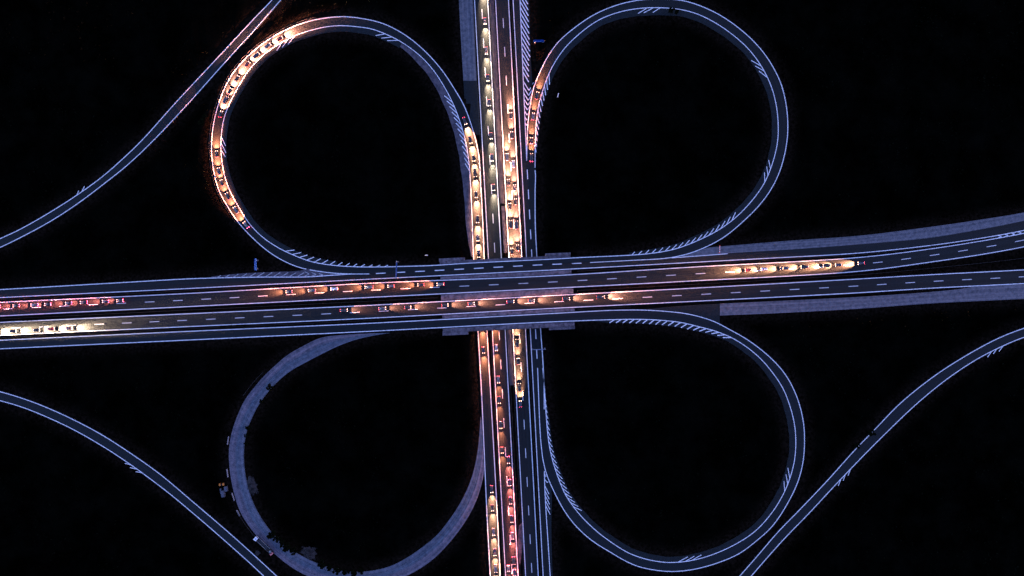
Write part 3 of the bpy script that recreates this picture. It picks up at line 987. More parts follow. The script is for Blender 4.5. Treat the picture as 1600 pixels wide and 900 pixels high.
# ------------------------------------------------------------------ closed loop: machines and site things
M_ORANGE = noise_mat('orange_machine_paint', (0.55, 0.17, 0.02), (0.7, 0.23, 0.03), 1.0, 0.4)
M_DARKM = noise_mat('dark_machine_metal', (0.012, 0.012, 0.014), (0.03, 0.03, 0.034), 1.5, 0.6)
M_RUBBER = plain('rubber', (0.012, 0.012, 0.012), 0.9)
M_GLASS = plain('dark_window_glass', (0.01, 0.012, 0.015), 0.08)
M_CABW = noise_mat('white_truck_paint', (0.75, 0.75, 0.76), (0.85, 0.85, 0.86), 1.0, 0.35)
M_PINK = noise_mat('faded_red_machine_paint', (0.55, 0.16, 0.16), (0.68, 0.24, 0.22), 1.5, 0.5)
M_BOX = noise_mat('blue_grey_container_paint', (0.05, 0.055, 0.075), (0.09, 0.095, 0.12), 0.9, 0.6)

def roller(px, py, rz_):
    g = G(px, py)
    o = empty('road_roller', g, rz_)
    tag(o, 'small orange tandem road roller parked left of the closed loop', 'road roller')
    for s_ in (-1, 1):
        bm = bmesh.new(); add_cyl(bm, (s_ * 1.15, 0, 0.42), 0.42, 1.3, 'Y', 24); bm_obj('drum', bm, M_STEEL, o, True)
        bm = bmesh.new(); add_box(bm, (s_ * 1.05, 0, 0.98), (1.0, 1.35, 0.45), bevel=0.1); bm_obj('hood', bm, M_ORANGE, o)
        for t_ in (-1, 1):
            bm = bmesh.new(); add_box(bm, (s_ * 1.1, t_ * 0.72, 0.62), (0.5, 0.08, 0.7)); bm_obj('drum_fork', bm, M_ORANGE, o)
    bm = bmesh.new(); add_box(bm, (0, 0, 0.65), (1.1, 1.0, 0.3)); bm_obj('platform', bm, M_DARKM, o)
    bm = bmesh.new(); add_box(bm, (-0.1, 0, 1.0), (0.45, 0.5, 0.12), bevel=0.04); add_box(bm, (-0.32, 0, 1.25), (0.1, 0.5, 0.5), bevel=0.03); bm_obj('seat', bm, M_DARKM, o)
    bm = bmesh.new()
    for x_, y_ in ((-0.45, -0.5), (-0.45, 0.5)): add_cyl(bm, (x_, y_, 1.5), 0.035, 1.6, seg=8)
    add_cyl(bm, (-0.45, 0, 2.3), 0.035, 1.0, 'Y', 8); bm_obj('roll_bar', bm, M_DARKM, o)
    bm = bmesh.new(); add_cyl(bm, (0.35, 0, 1.2), 0.2, 0.04, seg=16); add_cyl(bm, (0.4, 0, 1.0), 0.03, 0.5, seg=6); bm_obj('steering_wheel', bm, M_DARKM, o)
roller(347.2, 756.5, 0.1)

def container(px, py, rz_, l, w, h, label):
    g = G(px, py)
    o = empty('site_container', g, rz_)
    tag(o, label, 'container')
    bm = bmesh.new(); add_box(bm, (0, 0, h / 2 + 0.15), (l, w, h), bevel=0.03); b_ = bm_obj('body', bm, M_BOX, o)
    bm = bmesh.new()
    n_ = int(l / 0.3)
    for k in range(n_):
        for s_ in (-1, 1): add_box(bm, (-l / 2 + (k + 0.5) * l / n_, s_ * (w / 2 + 0.015), h / 2 + 0.15), (0.12, 0.03, h * 0.9))
        add_box(bm, (-l / 2 + (k + 0.5) * l / n_, 0, h + 0.165), (0.12, w * 0.9, 0.03))
    bm_obj('corrugation', bm, M_BOX, o)['kind'] = 'stuff'
    bm = bmesh.new(); add_box(bm, (l / 2 + 0.02, 0, h / 2 + 0.15), (0.05, w * 0.86, h * 0.88), bevel=0.01); d_ = bm_obj('door', bm, M_BOX, o)
    for s_ in (-0.25, 0.25):
        bm = bmesh.new(); add_cyl(bm, (l / 2 + 0.07, s_ * w, h / 2 + 0.15), 0.025, h * 0.85, seg=6); bm_obj('lock_bar', bm, M_GREY, d_)
    for s_ in (-0.3, 0.3):
        bm = bmesh.new(); add_box(bm, (l * s_, 0, 0.08), (0.25, w * 0.9, 0.16)); bm_obj('skid', bm, M_DARKM, o)
container(354.3, 763, math.radians(-80), 2.9, 1.6, 1.9, 'small blue grey site container nearest the closed loop, below the roller')
container(349.8, 770.5, math.radians(-82), 3.9, 1.8, 2.0, 'blue grey site container furthest down, left of the closed loop')
container(346.3, 766.5, math.radians(-84), 3.2, 0.8, 1.4, 'narrow blue grey site container left of its two wider neighbours')

def pallet_truck():
    zz = rSW.z_at((409, 847))
    a, b = P(402, 840, zz), P(419.5, 856.5, zz)
    d = a - b
    rz_ = math.atan2(d.y, d.x)
    o = empty('flatbed_truck', (a + b) / 2 + Vector((0, 0, 0.01)), rz_)
    L = d.length + 2.2
    tag(o, 'flatbed truck with white cab parked on the closed loop', 'truck')
    f = L / 2
    bm = bmesh.new(); add_box(bm, (f - 1.0, 0, 1.75), (1.9, 2.3, 2.1), bevel=0.14)
    cb = bm_obj('cab', bm, M_CABW, o)
    bm = bmesh.new(); add_box(bm, (f - 0.05, 0, 2.15), (0.06, 2.0, 0.8), bevel=0.02); bm_obj('windscreen', bm, M_GLASS, cb)
    bm = bmesh.new(); add_box(bm, (f - 0.95, 0, 2.835), (0.5, 0.6, 0.06), bevel=0.02); bm_obj('roof_hatch', bm, M_DARKM, cb)
    for s_ in (-1, 1):
        bm = bmesh.new(); add_box(bm, (f - 0.9, s_ * 1.15, 2.1), (0.9, 0.05, 0.7), bevel=0.02); bm_obj('side_window', bm, M_GLASS, cb)
        bm = bmesh.new(); add_box(bm, (f - 0.2, s_ * 1.35, 2.0), (0.15, 0.3, 0.5), bevel=0.03); bm_obj('mirror', bm, M_DARKM, cb)
    bm = bmesh.new(); add_box(bm, (-0.9, 0, 0.85), (L - 1.9, 0.9, 0.3), bevel=0.02); bm_obj('chassis', bm, M_DARKM, o)
    bm = bmesh.new(); add_box(bm, (-1.1, 0, 1.1), (L - 2.4, 2.2, 0.12), bevel=0.02); bed = bm_obj('load_bed', bm, M_DARKM, o)
    for s_ in (-1, 1):
        bm = bmesh.new(); add_box(bm, (-1.1, s_ * 1.15, 1.3), (L - 2.4, 0.1, 0.5), bevel=0.02); bm_obj('side_board', bm, M_GREY, bed)
    bm = bmesh.new(); add_box(bm, (f - 2.15, 0, 1.7), (0.1, 2.2, 1.2), bevel=0.02); bm_obj('headboard', bm, M_DARKM, bed)
    for x_ in (f - 1.1, -f + 2.6, -f + 1.4):
        for s_ in (-1, 1):
            bm = bmesh.new(); add_cyl(bm, (x_, s_ * 0.98, 0.48), 0.48, 0.3, 'Y', 18); bm_obj('wheel', bm, M_RUBBER, o, True)
pallet_truck()

def excavator():
    zz = rSW.z_at((424, 862))
    p = P(423.5, 861.5, zz)
    o = empty('excavator', p + Vector((0, 0, 0.01)), math.radians(-50))
    tag(o, 'small excavator with faded red counterweight behind the flatbed truck', 'excavator')
    for s_ in (-1, 1):
        bm = bmesh.new(); add_box(bm, (0, s_ * 0.95, 0.36), (3.3, 0.5, 0.7), bevel=0.2); bm_obj('track', bm, M_RUBBER, o)
    bm = bmesh.new(); add_box(bm, (0, 0, 0.5), (1.8, 1.5, 0.4)); bm_obj('undercarriage', bm, M_DARKM, o)
    bm = bmesh.new(); add_cyl(bm, (0, 0, 0.8), 0.6, 0.25, seg=20); bm_obj('turntable', bm, M_DARKM, o)
    bm = bmesh.new(); add_box(bm, (0.2, 0, 1.2), (2.4, 2.2, 0.6), bevel=0.08); up = bm_obj('upper_body', bm, M_DARKM, o)
    bm = bmesh.new(); add_box(bm, (1.55, 0, 1.35), (0.6, 2.2, 0.9), bevel=0.15); add_box(bm, (0.95, 0.75, 1.4), (0.8, 0.6, 0.8), bevel=0.1); add_box(bm, (0.95, -0.75, 1.4), (0.8, 0.6, 0.8), bevel=0.1)
    bm_obj('counterweight', bm, M_PINK, up)
    bm = bmesh.new(); add_box(bm, (-0.4, 0.6, 1.95), (1.3, 0.9, 1.4), bevel=0.1); cb = bm_obj('cab', bm, M_GREY, up)
    bm = bmesh.new(); add_box(bm, (-1.06, 0.6, 2.05), (0.05, 0.75, 0.9)); bm_obj('windscreen', bm, M_GLASS, cb)
    bm = bmesh.new()
    add_box(bm, (-0.2, 0, 0), (2.6, 0.3, 0.4), bevel=0.04)
    bmesh.ops.rotate(bm, verts=bm.verts, cent=(0, 0, 0), matrix=Matrix.Rotation(math.radians(35), 3, 'Y'))
    bmesh.ops.translate(bm, vec=(-1.5, -0.3, 2.2), verts=bm.verts)
    bm_obj('boom', bm, M_DARKM, up)
    bm = bmesh.new()
    add_box(bm, (0, 0, 0), (0.28, 0.25, 2.2), bevel=0.03)
    bmesh.ops.rotate(bm, verts=bm.verts, cent=(0, 0, 0), matrix=Matrix.Rotation(math.radians(12), 3, 'Y'))
    bmesh.ops.translate(bm, vec=(-2.75, -0.3, 1.9), verts=bm.verts)
    bm_obj('stick', bm, M_DARKM, up)
    bm = bmesh.new(); add_box(bm, (-2.9, -0.3, 0.65), (0.7, 0.9, 0.6), bevel=0.12); bm_obj('bucket', bm, M_STEEL, up)
excavator()

def barrier(px, py, l, ang, label):
    g = G(px, py)
    bm = bmesh.new()
    for k in range(2):
        x = (k - 0.5) * l / 2
        prof = [(-0.3, 0), (0.3, 0), (0.3, 0.12), (0.12, 0.4), (0.1, 0.85), (-0.1, 0.85), (-0.12, 0.4), (-0.3, 0.12)]
        a = [bm.verts.new((x - l / 4 + 0.02, y, z)) for y, z in prof]
        b = [bm.verts.new((x + l / 4 - 0.02, y, z)) for y, z in prof]
        bm.faces.new(a[::-1]); bm.faces.new(b)
        for i in range(8):
            bm.faces.new((a[i], a[(i + 1) % 8], b[(i + 1) % 8], b[i]))
    bmesh.ops.recalc_face_normals(bm, faces=bm.faces)
    o = bm_obj('concrete_barrier', bm, M_BARR)
    o.location = g
    o.rotation_euler = (0, 0, ang)
    tag(o, label, 'barrier', 'concrete barriers beside the closed loop')
M_BARR = noise_mat('pale_barrier_concrete', (0.18, 0.17, 0.18), (0.28, 0.26, 0.28), 1.0, 0.9)
barrier(356.6, 688, 5.0, math.radians(82), 'pale concrete barrier furthest up, left of the closed loop')
barrier(355.6, 739, 5.0, math.radians(97), 'pale concrete barrier just above the orange roller')
barrier(364.5, 776, 5.0, math.radians(108), 'pale concrete barrier between site containers and closed loop')
barrier(372.5, 801.5, 4.0, math.radians(118), 'pale concrete barrier furthest down, left of the closed loop')
# red and white board closing the old lane
bb = empty('barrier_board', P(1124, 389.5, ZB + 0.02), math.radians(88))
tag(bb, 'red and white board closing the bleached lane by the upper right loop', 'barrier')
M_RED = plain('red_reflective', (0.7, 0.08, 0.06), 0.5)
for k in range(7):
    bm = bmesh.new(); add_box(bm, (-2.1 + 0.7 * k, 0, 0.9), (0.66, 0.35, 0.3), bevel=0.02); bm_obj('stripe_panel', bm, M_RED if k % 2 == 0 else M_WHITE, bb)
for s_ in (-1, 1):
    bm = bmesh.new(); add_box(bm, (s_ * 1.7, 0, 0.4), (0.08, 0.08, 0.75)); add_box(bm, (s_ * 1.7, 0, 0.05), (0.3, 0.8, 0.1)); bm_obj('foot', bm, M_DARKM, bb)
# heaps of bare earth
def dirt(px, py, rx, ry, rot, h, label):
    n = 28
    c = P(px, py, 0)
    v, f = [], []
    for i in range(n):
        for j in range(n):
            u, w = i / (n - 1) * 2 - 1, j / (n - 1) * 2 - 1
            x, y = u * rx * S, w * ry * S
            rr = math.hypot(u, w)
            th = math.atan2(w, u)
            rr *= 1 + 0.12 * math.sin(3 * th + px) + 0.12 * math.sin(8 * th + py) + random.uniform(-0.15, 0.15)
            xr, yr = x * math.cos(rot) - y * math.sin(rot), x * math.sin(rot) + y * math.cos(rot)
            v.append([c.x + xr, c.y + yr, (0.75 - rr) * h * (0.5 + 0.5 * random.random()) if rr < 0.75 else -0.5 * (rr - 0.75) - 0.12])
    zg, _ = ground_height(np.array([(a[0], a[1]) for a in v]))
    v = [(a[0], a[1], a[2] + float(z)) for a, z in zip(v, zg)]
    for i in range(n - 1):
        for j in range(n - 1):
            k = i * n + j
            f.append((k, k + 1, k + n + 1, k + n))
    o = mesh_obj('earth_mound', v, f, M_DIRT, None, True)
    o['kind'] = 'structure'
dirt(396, 757, 12, 20, 0.1, 1.2, '')
dirt(485, 862, 16, 13, -0.5, 1.4, '')
dirt(404, 862, 9, 5, 0.9, 0.4, '')

# ------------------------------------------------------------------ trees and bushes
def leaf_mat(name, c1, c2):
    m = noise_mat(name, c1, c2, 0.9, 0.9, None, 0, 4, 0.0)
    return m
M_LEAF = leaf_mat('dark_leaves', (0.0015, 0.0024, 0.001), (0.006, 0.009, 0.004))
M_BARK = noise_mat('bark', (0.01, 0.008, 0.006), (0.03, 0.024, 0.018), 2.0, 0.95)
def crown_mesh(name, r, h, base, n, seed, leaf=0.35):
    rg = random.Random(seed)
    v, f = [], []
    clumps = [(rg.uniform(-0.75, 0.75) * r, rg.uniform(-0.75, 0.75) * r, base + rg.uniform(0.15, 0.9) * h, rg.uniform(0.25, 0.5) * r) for _ in range(14)]
    for k in range(n):
        cx, cy, cz, cr = rg.choice(clumps)
        d = Vector((rg.gauss(0, 1), rg.gauss(0, 1), rg.gauss(0, 1))).normalized() * cr * rg.uniform(0.55, 1.0)
        c = Vector((cx, cy, cz)) + d
        nrm = (d.normalized() + Vector((rg.uniform(-0.6, 0.6), rg.uniform(-0.6, 0.6), rg.uniform(-0.3, 0.8)))).normalized()
        t = nrm.orthogonal().normalized()
        b = nrm.cross(t)
        s_ = leaf * rg.uniform(0.6, 1.3)
        i = len(v)
        v += [c - t * s_, c + b * s_ * 0.5, c + t * s_, c - b * s_ * 0.5]
        f.append((i, i + 1, i + 2, i + 3))
    me_ = bpy.data.meshes.new(name)
    me_.from_pydata([tuple(a) for a in v], [], f)
    me_.materials.append(M_LEAF)
    return me_
def trunk_mesh(h, r):
    bm = bmesh.new()
    add_cyl(bm, (0, 0, h / 2 - 0.3), r, h + 0.6, seg=8, r2=r * 0.5)
    for k in range(4):
        a = k * 1.6 + 0.3
        q = bmesh.ops.create_cone(bm, cap_ends=True, segments=6, radius1=r * 0.45, radius2=r * 0.12, depth=h * 0.7)
        bmesh.ops.rotate(bm, verts=q['verts'], cent=(0, 0, 0), matrix=Matrix.Rotation(0.75, 3, 'Y'))
        bmesh.ops.translate(bm, vec=(h * 0.22, 0, h * 0.95), verts=q['verts'])
        bmesh.ops.rotate(bm, verts=q['verts'], cent=(0, 0, 0), matrix=Matrix.Rotation(a, 3, 'Z'))
    me_ = bpy.data.meshes.new('trunk')
    bm.to_mesh(me_); bm.free()
    me_.materials.append(M_BARK)
    return me_
tree_kinds = [(crown_mesh('crown', 2.2, 3.2, 1.6, 1500, s_, 0.4), trunk_mesh(2.4, 0.16)) for s_ in (1, 2, 3)]
bush_kinds = [(crown_mesh('crown', 0.9, 1.2, 0.1, 420, s_, 0.22), trunk_mesh(0.6, 0.06)) for s_ in (4, 5)]
def plant(kind, name, px, py, sc, label, cat, group):
    g = G(px, py)
    o = empty(name, g, random.uniform(0, 6.28))
    o.scale = (sc, sc, sc * random.uniform(0.85, 1.15))
    cr = bpy.data.objects.new('crown', kind[0]); C.objects.link(cr); cr.parent = o
    tk = bpy.data.objects.new('trunk', kind[1]); C.objects.link(tk); tk.parent = o
    tag(o, label, cat, group)
ORD = ['first', 'second', 'third', 'fourth', 'fifth', 'sixth', 'seventh', 'eighth', 'ninth', 'tenth', 'eleventh', 'twelfth', 'thirteenth', 'fourteenth', 'fifteenth']
tl = [(424, 604, 0.85, 'dark tree overhanging the upper left bend of the closed loop'),
      (411, 626, 0.6, 'small dark tree just below the overhanging one on the closed loop'),
      (389.5, 668, 0.7, 'dark tree at the notch in the inner edge of the closed loop'),
      (388, 679, 0.7, 'dark tree just below the notch in the closed loop'),
      (386, 692, 0.55, 'small dark tree at the left-most inner edge of the closed loop')]
for k, (x, y) in enumerate([(428, 833), (436, 839), (443, 846), (452, 852), (461, 858)]):
    tl.append((x, y, random.uniform(0.8, 1.15), ORD[k] + ' dark tree along the inner kerb, counted from the excavator rightwards'))
for k, (x, y) in enumerate([(506, 878), (517, 884), (529, 888), (542, 891.5), (554, 892), (566, 890)]):
    tl.append((x, y, random.uniform(0.8, 1.1), ORD[k] + ' dark tree along the bottom of the closed loop, counted from the left'))
tl += [(1048, 19, 0.8, 'dark tree leaning over the inner line at the top of the upper right loop'),
       (1056, 20, 0.6, 'small dark tree beside the leaning one at the top of the upper right loop'),
       (1337, 696, 0.75, 'dark tree hiding the left line of the lower right ramp, lower of two'),
       (1359, 676, 0.95, 'dark tree hiding the left line of the lower right ramp, upper of two'),
       (318, 192, 0.9, 'tree catching headlight glow outside the upper left loop'),
       (322, 183, 0.6, 'small tree catching headlight glow outside the upper left loop')]
for k, (x, y, sc, lb) in enumerate(tl):
    plant(tree_kinds[k % 3], 'tree', x, y, sc, lb, 'tree', 'trees at the road edges')
for k, x in enumerate([346, 351, 362, 371, 377, 383]):
    plant(bush_kinds[k % 2], 'bush', x, ly(EBs, x) + 2.6, 0.95, ORD[k] + ' low bush from the left in the gap below the right bound lanes', 'bush', 'bushes in the motorway gaps')
for k, x in enumerate([1062, 1070, 1080, 1093, 1104]):
    plant(bush_kinds[k % 2], 'bush', x, ly(WBs, x) + 2.4, 0.8, ORD[k] + ' low bush from the left in the central gap right of the bridge', 'bush', 'bushes in the motorway gaps')
for k, x in enumerate([38, 44, 50, 58]):
    plant(bush_kinds[k % 2], 'bush', x, ly(EBn, x) - 2.2, 0.8, ORD[k] + ' low bush from the left in the central gap near the picture edge', 'bush', 'bushes in the motorway gaps')
# rough scrub and tall grass on the open ground
NS_ = 26000
q = np.stack([rng.uniform(-330, 330, NS_), rng.uniform(-190, 190, NS_)], 1)
zq, dq = ground_height(q)
clump = np.sin(q[:, 0] * 0.05 + 1.3) * np.cos(q[:, 1] * 0.07) + np.sin(q[:, 0] * 0.13 + q[:, 1] * 0.11)
keep = (dq > 4.6) & (rng.uniform(-1.2, 1.6, NS_) < clump)
q, zq = q[keep], zq[keep]
v, f = [], []
for (x, y), z in zip(q, zq):
    hgt = random.uniform(0.3, 1.1)
    for b_ in range(3):
        a = random.uniform(0, 6.28)
        w_ = random.uniform(0.25, 0.6)
        i = len(v)
        dx, dy = math.cos(a), math.sin(a)
        lx, ly_ = random.uniform(-0.5, 0.5), random.uniform(-0.5, 0.5)
        v += [(x - dx * w_, y - dy * w_, z - 0.05), (x + dx * w_, y + dy * w_, z - 0.05), (x + dx * w_ * 0.4 + lx, y + dy * w_ * 0.4 + ly_, z + hgt), (x - dx * w_ * 0.4 + lx, y - dy * w_ * 0.4 + ly_, z + hgt)]
        f.append((i, i + 1, i + 2, i + 3))
M_SCRUB = noise_mat('dark_scrub', (0.0005, 0.0007, 0.0005), (0.0045, 0.006, 0.004), 0.08, 1.0, None, 0, 5, 0.0)
sc_ = mesh_obj('scrub', v, f, M_SCRUB)
sc_['kind'] = 'stuff'
sc_['label'] = 'dark rough grass and scrub covering the ground between the roads'

# ------------------------------------------------------------------ traffic with its lamps lit
M_TYRE = M_RUBBER
PAINTS = {}
for nm, c in (('silver', (0.42, 0.43, 0.45)), ('white', (0.75, 0.75, 0.75)), ('black', (0.012, 0.012, 0.014)), ('dark blue', (0.012, 0.02, 0.05)),
              ('red', (0.28, 0.02, 0.02)), ('grey', (0.12, 0.125, 0.13))):
    m = noise_mat(nm.replace(' ', '_') + '_car_paint', tuple(x * 0.92 for x in c), c, 0.6, 0.3, None, 0, 3, 0.5)
    m.node_tree.nodes['Principled BSDF'].inputs['Coat Weight'].default_value = 0.6
    PAINTS[nm] = m
HEADC = {'warm': (1.0, 0.34, 0.20), 'amber': (1.0, 0.27, 0.12), 'yellow': (1.0, 0.42, 0.22), 'pale': (1.0, 0.72, 0.47), 'rose': (1.0, 0.19, 0.14)}
LENS = {k: plain(k + '_headlamp_lens', (0.9, 0.9, 0.9), 0.2, 0, tuple(0.1 * x + 0.9 * y for x, y in zip((1, 0.9, 0.7), c)), LENS_E) for k, c in HEADC.items()} if (LENS_E := 0.3) else {}
TAIL = {k: plain(k + '_tail_lamp_lens', (0.4, 0.01, 0.02), 0.3, 0, (1.0, 0.035, 0.09), e) for k, e in (('dim', 0.35), ('bright', 1.7))}

def section_mesh(sections, mat=None):
    """loft closed cross-sections (lists of (y, z)) placed along x"""
    bm = bmesh.new()
    rings = [[bm.verts.new((x, y, z)) for y, z in ring] for x, ring in sections]
    m = len(rings[0])
    for a, b in zip(rings[:-1], rings[1:]):
        for i in range(m):
            bm.faces.new((a[i], a[(i + 1) % m], b[(i + 1) % m], b[i]))
    bm.faces.new(rings[0][::-1]); bm.faces.new(rings[-1])
    bmesh.ops.recalc_face_normals(bm, faces=bm.faces)
    me_ = bpy.data.meshes.new('body')
    bm.to_mesh(me_); bm.free()
    return me_
def ring(w, zb, zs, zt, wt, zc):
    h = [(w * 0.86, zb), (w, zb + 0.14), (w, zs), (wt, zt), (wt * 0.55, zc)]
    return [(-y, z) for y, z in h] + [(y, z) for y, z in reversed(h)]
def panel_mesh(name, pts, mat):
    me_ = bpy.data.meshes.new(name)
    a = [Vector(p) for p in pts]
    n = (a[1] - a[0]).cross(a[2] - a[0]).normalized() * 0.03
    b = [p + n for p in a]
    a = [p - n * 0.6 for p in a]
    v = [tuple(p) for p in a + b]
    me_.from_pydata(v, [], [(3, 2, 1, 0), (4, 5, 6, 7)] + [(i, (i + 1) % 4, 4 + (i + 1) % 4, 4 + i) for i in range(4)])
    me_.materials.append(mat)
    return me_
def box_mesh(name, c, s, mat, bevel=0.02):
    bm = bmesh.new(); add_box(bm, c, s, bevel=bevel)
    me_ = bpy.data.meshes.new(name); bm.to_mesh(me_); bm.free()
    me_.materials.append(mat)
    return me_
def wheel_mesh(x, y, r):
    bm = bmesh.new(); add_cyl(bm, (x, y, r), r, 0.22, 'Y', 14)
    me_ = bpy.data.meshes.new('wheel'); bm.to_mesh(me_); bm.free()
    me_.materials.append(M_TYRE)
    return me_
def car_kind(kind):
    if kind == 'saloon car':
        L, w, roof, cowl, rf, rr, bt = 2.25, 0.90, 1.44, 0.85, 0.20, -0.95, -1.65
    elif kind == 'hatchback':
        L, w, roof, cowl, rf, rr, bt = 2.0, 0.87, 1.50, 0.85, 0.25, -1.35, -1.85
    else:
        L, w, roof, cowl, rf, rr, bt = 2.55, 0.98, 2.05, 1.55, 0.95, -2.35, -2.50
    bz = 0.93 if roof < 1.8 else 1.1
    hz = 0.86 if roof < 1.8 else 1.0
    wr = w * 0.68 if roof < 1.8 else w * 0.82
    secs = [(-L, ring(w * 0.84, 0.34, 0.62, bz - 0.16, w * 0.72, bz - 0.14)),
            (-L + 0.14, ring(w * 0.95, 0.27, 0.72, bz - 0.03, w * 0.82, bz)),
            (bt, ring(w * 0.98, 0.24, 0.76, bz, w * 0.86, bz + 0.04)),
            (rr, ring(w, 0.22, 0.80, roof - 0.05, wr, roof)),
            (0.5 * (rr + rf), ring(w, 0.22, 0.80, roof - 0.02, wr * 1.02, roof + 0.03)),
            (rf, ring(w, 0.22, 0.80, roof - 0.05, wr, roof)),
            (cowl, ring(w, 0.22, 0.78, bz - 0.01, w * 0.84, bz + 0.02)),
            (L - 0.45, ring(w * 0.97, 0.24, 0.70, hz - 0.10, w * 0.80, hz - 0.05)),
            (L - 0.12, ring(w * 0.90, 0.27, 0.58, hz - 0.22, w * 0.70, hz - 0.18)),
            (L, ring(w * 0.78, 0.34, 0.50, hz - 0.34, w * 0.60, hz - 0.31))]
    g = M_GLASS
    parts = [('windscreen', panel_mesh('windscreen', [(cowl - 0.06, w * 0.72, bz + 0.06), (rf + 0.05, wr * 0.9, roof - 0.06), (rf + 0.05, -wr * 0.9, roof - 0.06), (cowl - 0.06, -w * 0.72, bz + 0.06)][::-1], g)),
             ('rear_window', panel_mesh('rear_window', [(bt + 0.05, w * 0.74, bz + 0.06), (rr - 0.03, wr * 0.88, roof - 0.07), (rr - 0.03, -wr * 0.88, roof - 0.07), (bt + 0.05, -w * 0.74, bz + 0.06)], g))]
    for s_ in (-1, 1):
        q = [(cowl - 0.35, s_ * w * 0.985, 0.86), (rf - 0.05, s_ * wr * 1.02, roof - 0.1), (rr + 0.05, s_ * wr * 1.02, roof - 0.1), (bt + 0.45, s_ * w * 0.985, 0.86)]
        parts.append(('side_window', panel_mesh('side_window', q if s_ < 0 else q[::-1], g)))
        parts.append(('door_mirror', box_mesh('door_mirror', (cowl - 0.25, s_ * (w + 0.09), 0.95), (0.14, 0.2, 0.14), M_DARKM, 0.03)))
        for x_ in (L * 0.62, -L * 0.62):
            parts.append(('wheel', wheel_mesh(x_, s_ * (w - 0.12), 0.32)))
    lamps = {'head': [], 'tail': []}
    for s_ in (-1, 1):
        for k in HEADC:
            lamps['head'].append((k, s_, box_mesh('headlight', (L - 0.13, s_ * w * 0.70, 0.645), (0.30, 0.34, 0.16), LENS[k], 0.03)))
        for k in TAIL:
            lamps['tail'].append((k, s_, box_mesh('tail_light', (-L + 0.06, s_ * w * 0.70, 0.74), (0.16, 0.34, 0.18), TAIL[k], 0.02)))
    bodies = {}
    base = section_mesh(secs)
    for nm, m in PAINTS.items():
        b_ = base.copy()
        b_.materials.append(m)
        b_.polygons.foreach_set('use_smooth', [True] * len(b_.polygons))
        bodies[nm] = b_
    return dict(L=L, w=w, bodies=bodies, parts=parts, lamps=lamps)
KINDS = {k: car_kind(k) for k in ('saloon car', 'hatchback', 'van')}
BEAMS = {}
def beam_data(col, power, size, blend):
    key = (col, power, size)
    if key not in BEAMS:
        d = bpy.data.lights.new('headlight_beam', 'SPOT')
        d.color = HEADC[col]
        d.energy = power * BEAM
        d.spot_size = math.radians(size)
        d.spot_blend = blend
        d.shadow_soft_size = 0.06
        d.use_nodes = True                     # lens that throws more of its light far ahead than at the bumper
        ln = d.node_tree.nodes
        em = next(n for n in ln if n.type == 'EMISSION')
        fo = ln.new('ShaderNodeLightFalloff')
        fo.inputs['Strength'].default_value = 1.0
        d.node_tree.links.new(fo.outputs['Linear'], em.inputs['Strength'])
        BEAMS[key] = d
    return BEAMS[key]

def link(o, parent):
    C.objects.link(o)
    o.parent = parent
    return o
def car(kind, paint, pos, yaw, pitch, label, group, col, power, tail, size=48, tilt=9.5):
    K = KINDS[kind]
    o = bpy.data.objects.new('van' if kind == 'van' else 'car', None)
    C.objects.link(o)
    o.location = pos
    o.rotation_euler = (0, -pitch, yaw)
    tag(o, label, 'van' if kind == 'van' else 'car', group)
    link(bpy.data.objects.new('body', K['bodies'][paint]), o)
    for nm, me_ in K['parts']:
        link(bpy.data.objects.new(nm, me_), o)
    for k, s_, me_ in K['lamps']['head']:
        if k == col:
            h_ = link(bpy.data.objects.new('headlight', me_), o)
            l_ = link(bpy.data.objects.new('headlight_beam', beam_data(col, power, size, 1.0)), h_)
            l_.location = (K['L'] + 0.09, s_ * K['w'] * 0.70, 0.66)
            l_.scale = (0.45 if size < 60 else 0.35, 1.0, 1.0)          # flat, wide dipped beam
            l_.rotation_euler = (0, -math.radians(90 - tilt), 0)
    for k, s_, me_ in K['lamps']['tail']:
        if k == tail:
            link(bpy.data.objects.new('tail_light', me_), o)

def lane(road, f, a, b):
    """lane centre line from a to b, in driving order"""
    return cut(road.la * (1 - f) + road.lb * f, a, b)
def traffic(road, f, a, b, gap, where, col, power, tail='dim', jit=0.22, size=48, tilt=9.5, last_only=0, lead=1.0, tailp=1.0):
    p = lane(road, f, a, b)
    s = arclen(p)
    zz = np.array([road.z_at(q) for q in p])
    n = max(1, int(round(s[-1] * S / gap)) + 1)
    pos = np.linspace(s[-1], 0, n)
    for k, d in enumerate(pos):
        if 0 < k < n - 1:
            d += random.uniform(-jit, jit) * gap / S
        x, y = np.interp(d, s, p[:, 0]), np.interp(d, s, p[:, 1])
        z = float(np.interp(d, s, zz)) + 0.025
        e = min(d + 3, s[-1]); c = max(d - 3, 0)
        v1 = P(np.interp(e, s, p[:, 0]), np.interp(e, s, p[:, 1]), float(np.interp(e, s, zz)))
        v0 = P(np.interp(c, s, p[:, 0]), np.interp(c, s, p[:, 1]), float(np.interp(c, s, zz)))
        dv = v1 - v0
        yaw = math.atan2(dv.y, dv.x)
        pitch = math.atan2(dv.z, math.hypot(dv.x, dv.y))
        kd = random.choices(('saloon car', 'hatchback', 'van'), (5, 4, 0.8))[0]
        pt = random.choices(list(PAINTS), (0.6, 0.3, 6, 3, 0.6, 4))[0]
        rank = 'leading' if k == 0 else ('last' if k == n - 1 and n > 1 else ORDN[k])
        lab = f'{pt} {kd}, {rank} ' + ('' if k == 0 or k == n - 1 else 'from front ') + where
        tl_ = tail if not last_only or k >= n - last_only else 'dim'
        q = P(x, y, z) + Vector((-math.sin(yaw), math.cos(yaw), 0)) * random.uniform(-0.12, 0.12)
        car(kd, pt, q, yaw, pitch, lab, 'cars with lit lamps ' + where, col, round(power * (lead if k == 0 else 1) * (1 + (tailp - 1) * k / max(1, n - 1)), 2), tl_, size, tilt)
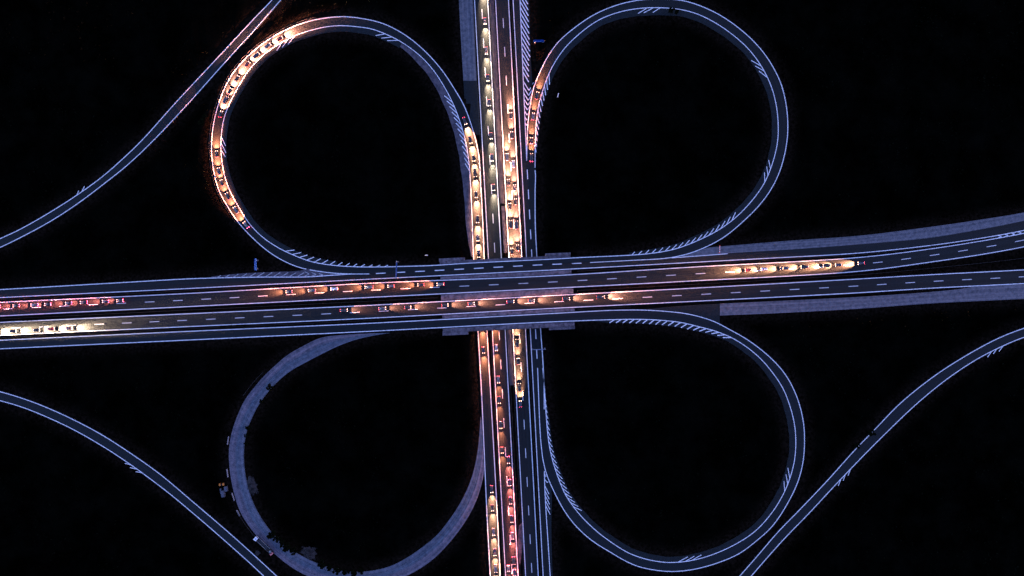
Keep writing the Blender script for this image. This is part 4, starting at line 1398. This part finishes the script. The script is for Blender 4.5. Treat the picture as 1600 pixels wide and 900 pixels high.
ORDN = ORD + ['sixteenth', 'seventeenth', 'eighteenth', 'nineteenth', 'twentieth']

PW = 14.0
traffic(rNW, 0.58, (387, 349), (341, 240), 10.5, 'climbing the left side of upper left loop', 'amber', PW * 1.7, 'bright', last_only=1, size=70, tilt=11.5)
traffic(rNW, 0.58, (351, 182), (438, 62), 9.4, 'on the top left bend of upper left loop', 'warm', PW * 3.6, size=70, tilt=11.5)
traffic(rNW, 0.5, (727, 190), (747, 396), 12.7, 'running down from upper left loop to bridge', 'yellow', PW * 3.4)
traffic(rNW, 0.5, (751, 470), (756, 545), 15.8, 'coming out below the bridge in left slip lane', 'amber', PW * 1.6)
traffic(rA, 0.70, (757, -20), (774, 290), 18.0, 'in pale line of lower motorway above bridge', 'pale', PW * 0.8)
traffic(rB, 0.27, (803, 430), (789.5, 248), 13.6, 'in left northward lane above bridge', 'yellow', PW * 3.0)
traffic(rB, 0.73, (812, 430), (797, 185), 14.7, 'in right northward lane above bridge', 'warm', PW * 2.4)
traffic(rNE, 0.55, (830, 246), (838, 150), 13.6, 'entering the upper right loop', 'amber', PW * 1.5, 'bright', last_only=2)
traffic(rA, 0.25, (772, 470), (787, 702), 16.9, 'in dim line below bridge, left southward lane', 'amber', PW * 0.6)
traffic(rA, 0.72, (796, 716), (811, 990), 11.6, 'in red line below bridge, right southward lane', 'rose', PW * 1.3, 'bright')
traffic(rA, 0.27, (793.5, 884), (798, 960), 15.8, 'in the left southward lane at picture bottom', 'rose', PW * 0.4, 'bright')
traffic(rNW, 0.42, (765.5, 765), (776, 980), 11.6, 'in the left slip lane at picture bottom', 'yellow', PW * 2.2)
traffic(rB, 0.30, (812.5, 632), (802, 440), 12.7, 'in the yellow line below bridge, northward lane', 'yellow', PW * 1.4)
traffic(rW, 0.30, (187, 469), (-60, 482), 11.6, 'in the red line at left picture edge', 'rose', PW * 0.8, 'bright')
traffic(rW, 0.28, (690, 445), (452, 456), 16.9, 'in the dim orange line left of bridge', 'amber', PW * 0.9)
traffic(rW, 0.42, (1343, 409), (1168, 418), 11.6, 'in the bright line right of bridge', 'yellow', PW * 1.8)
traffic(rX, 0.72, (-60, 520), (108, 514), 11.6, 'in the pale yellow line at left picture edge', 'pale', PW * 1.2)
traffic(rX, 0.30, (538, 485), (940, 464.5), 20.0, 'in the thin line crossing the bridge', 'warm', PW * 1.3, lead=1.8, tailp=0.25)
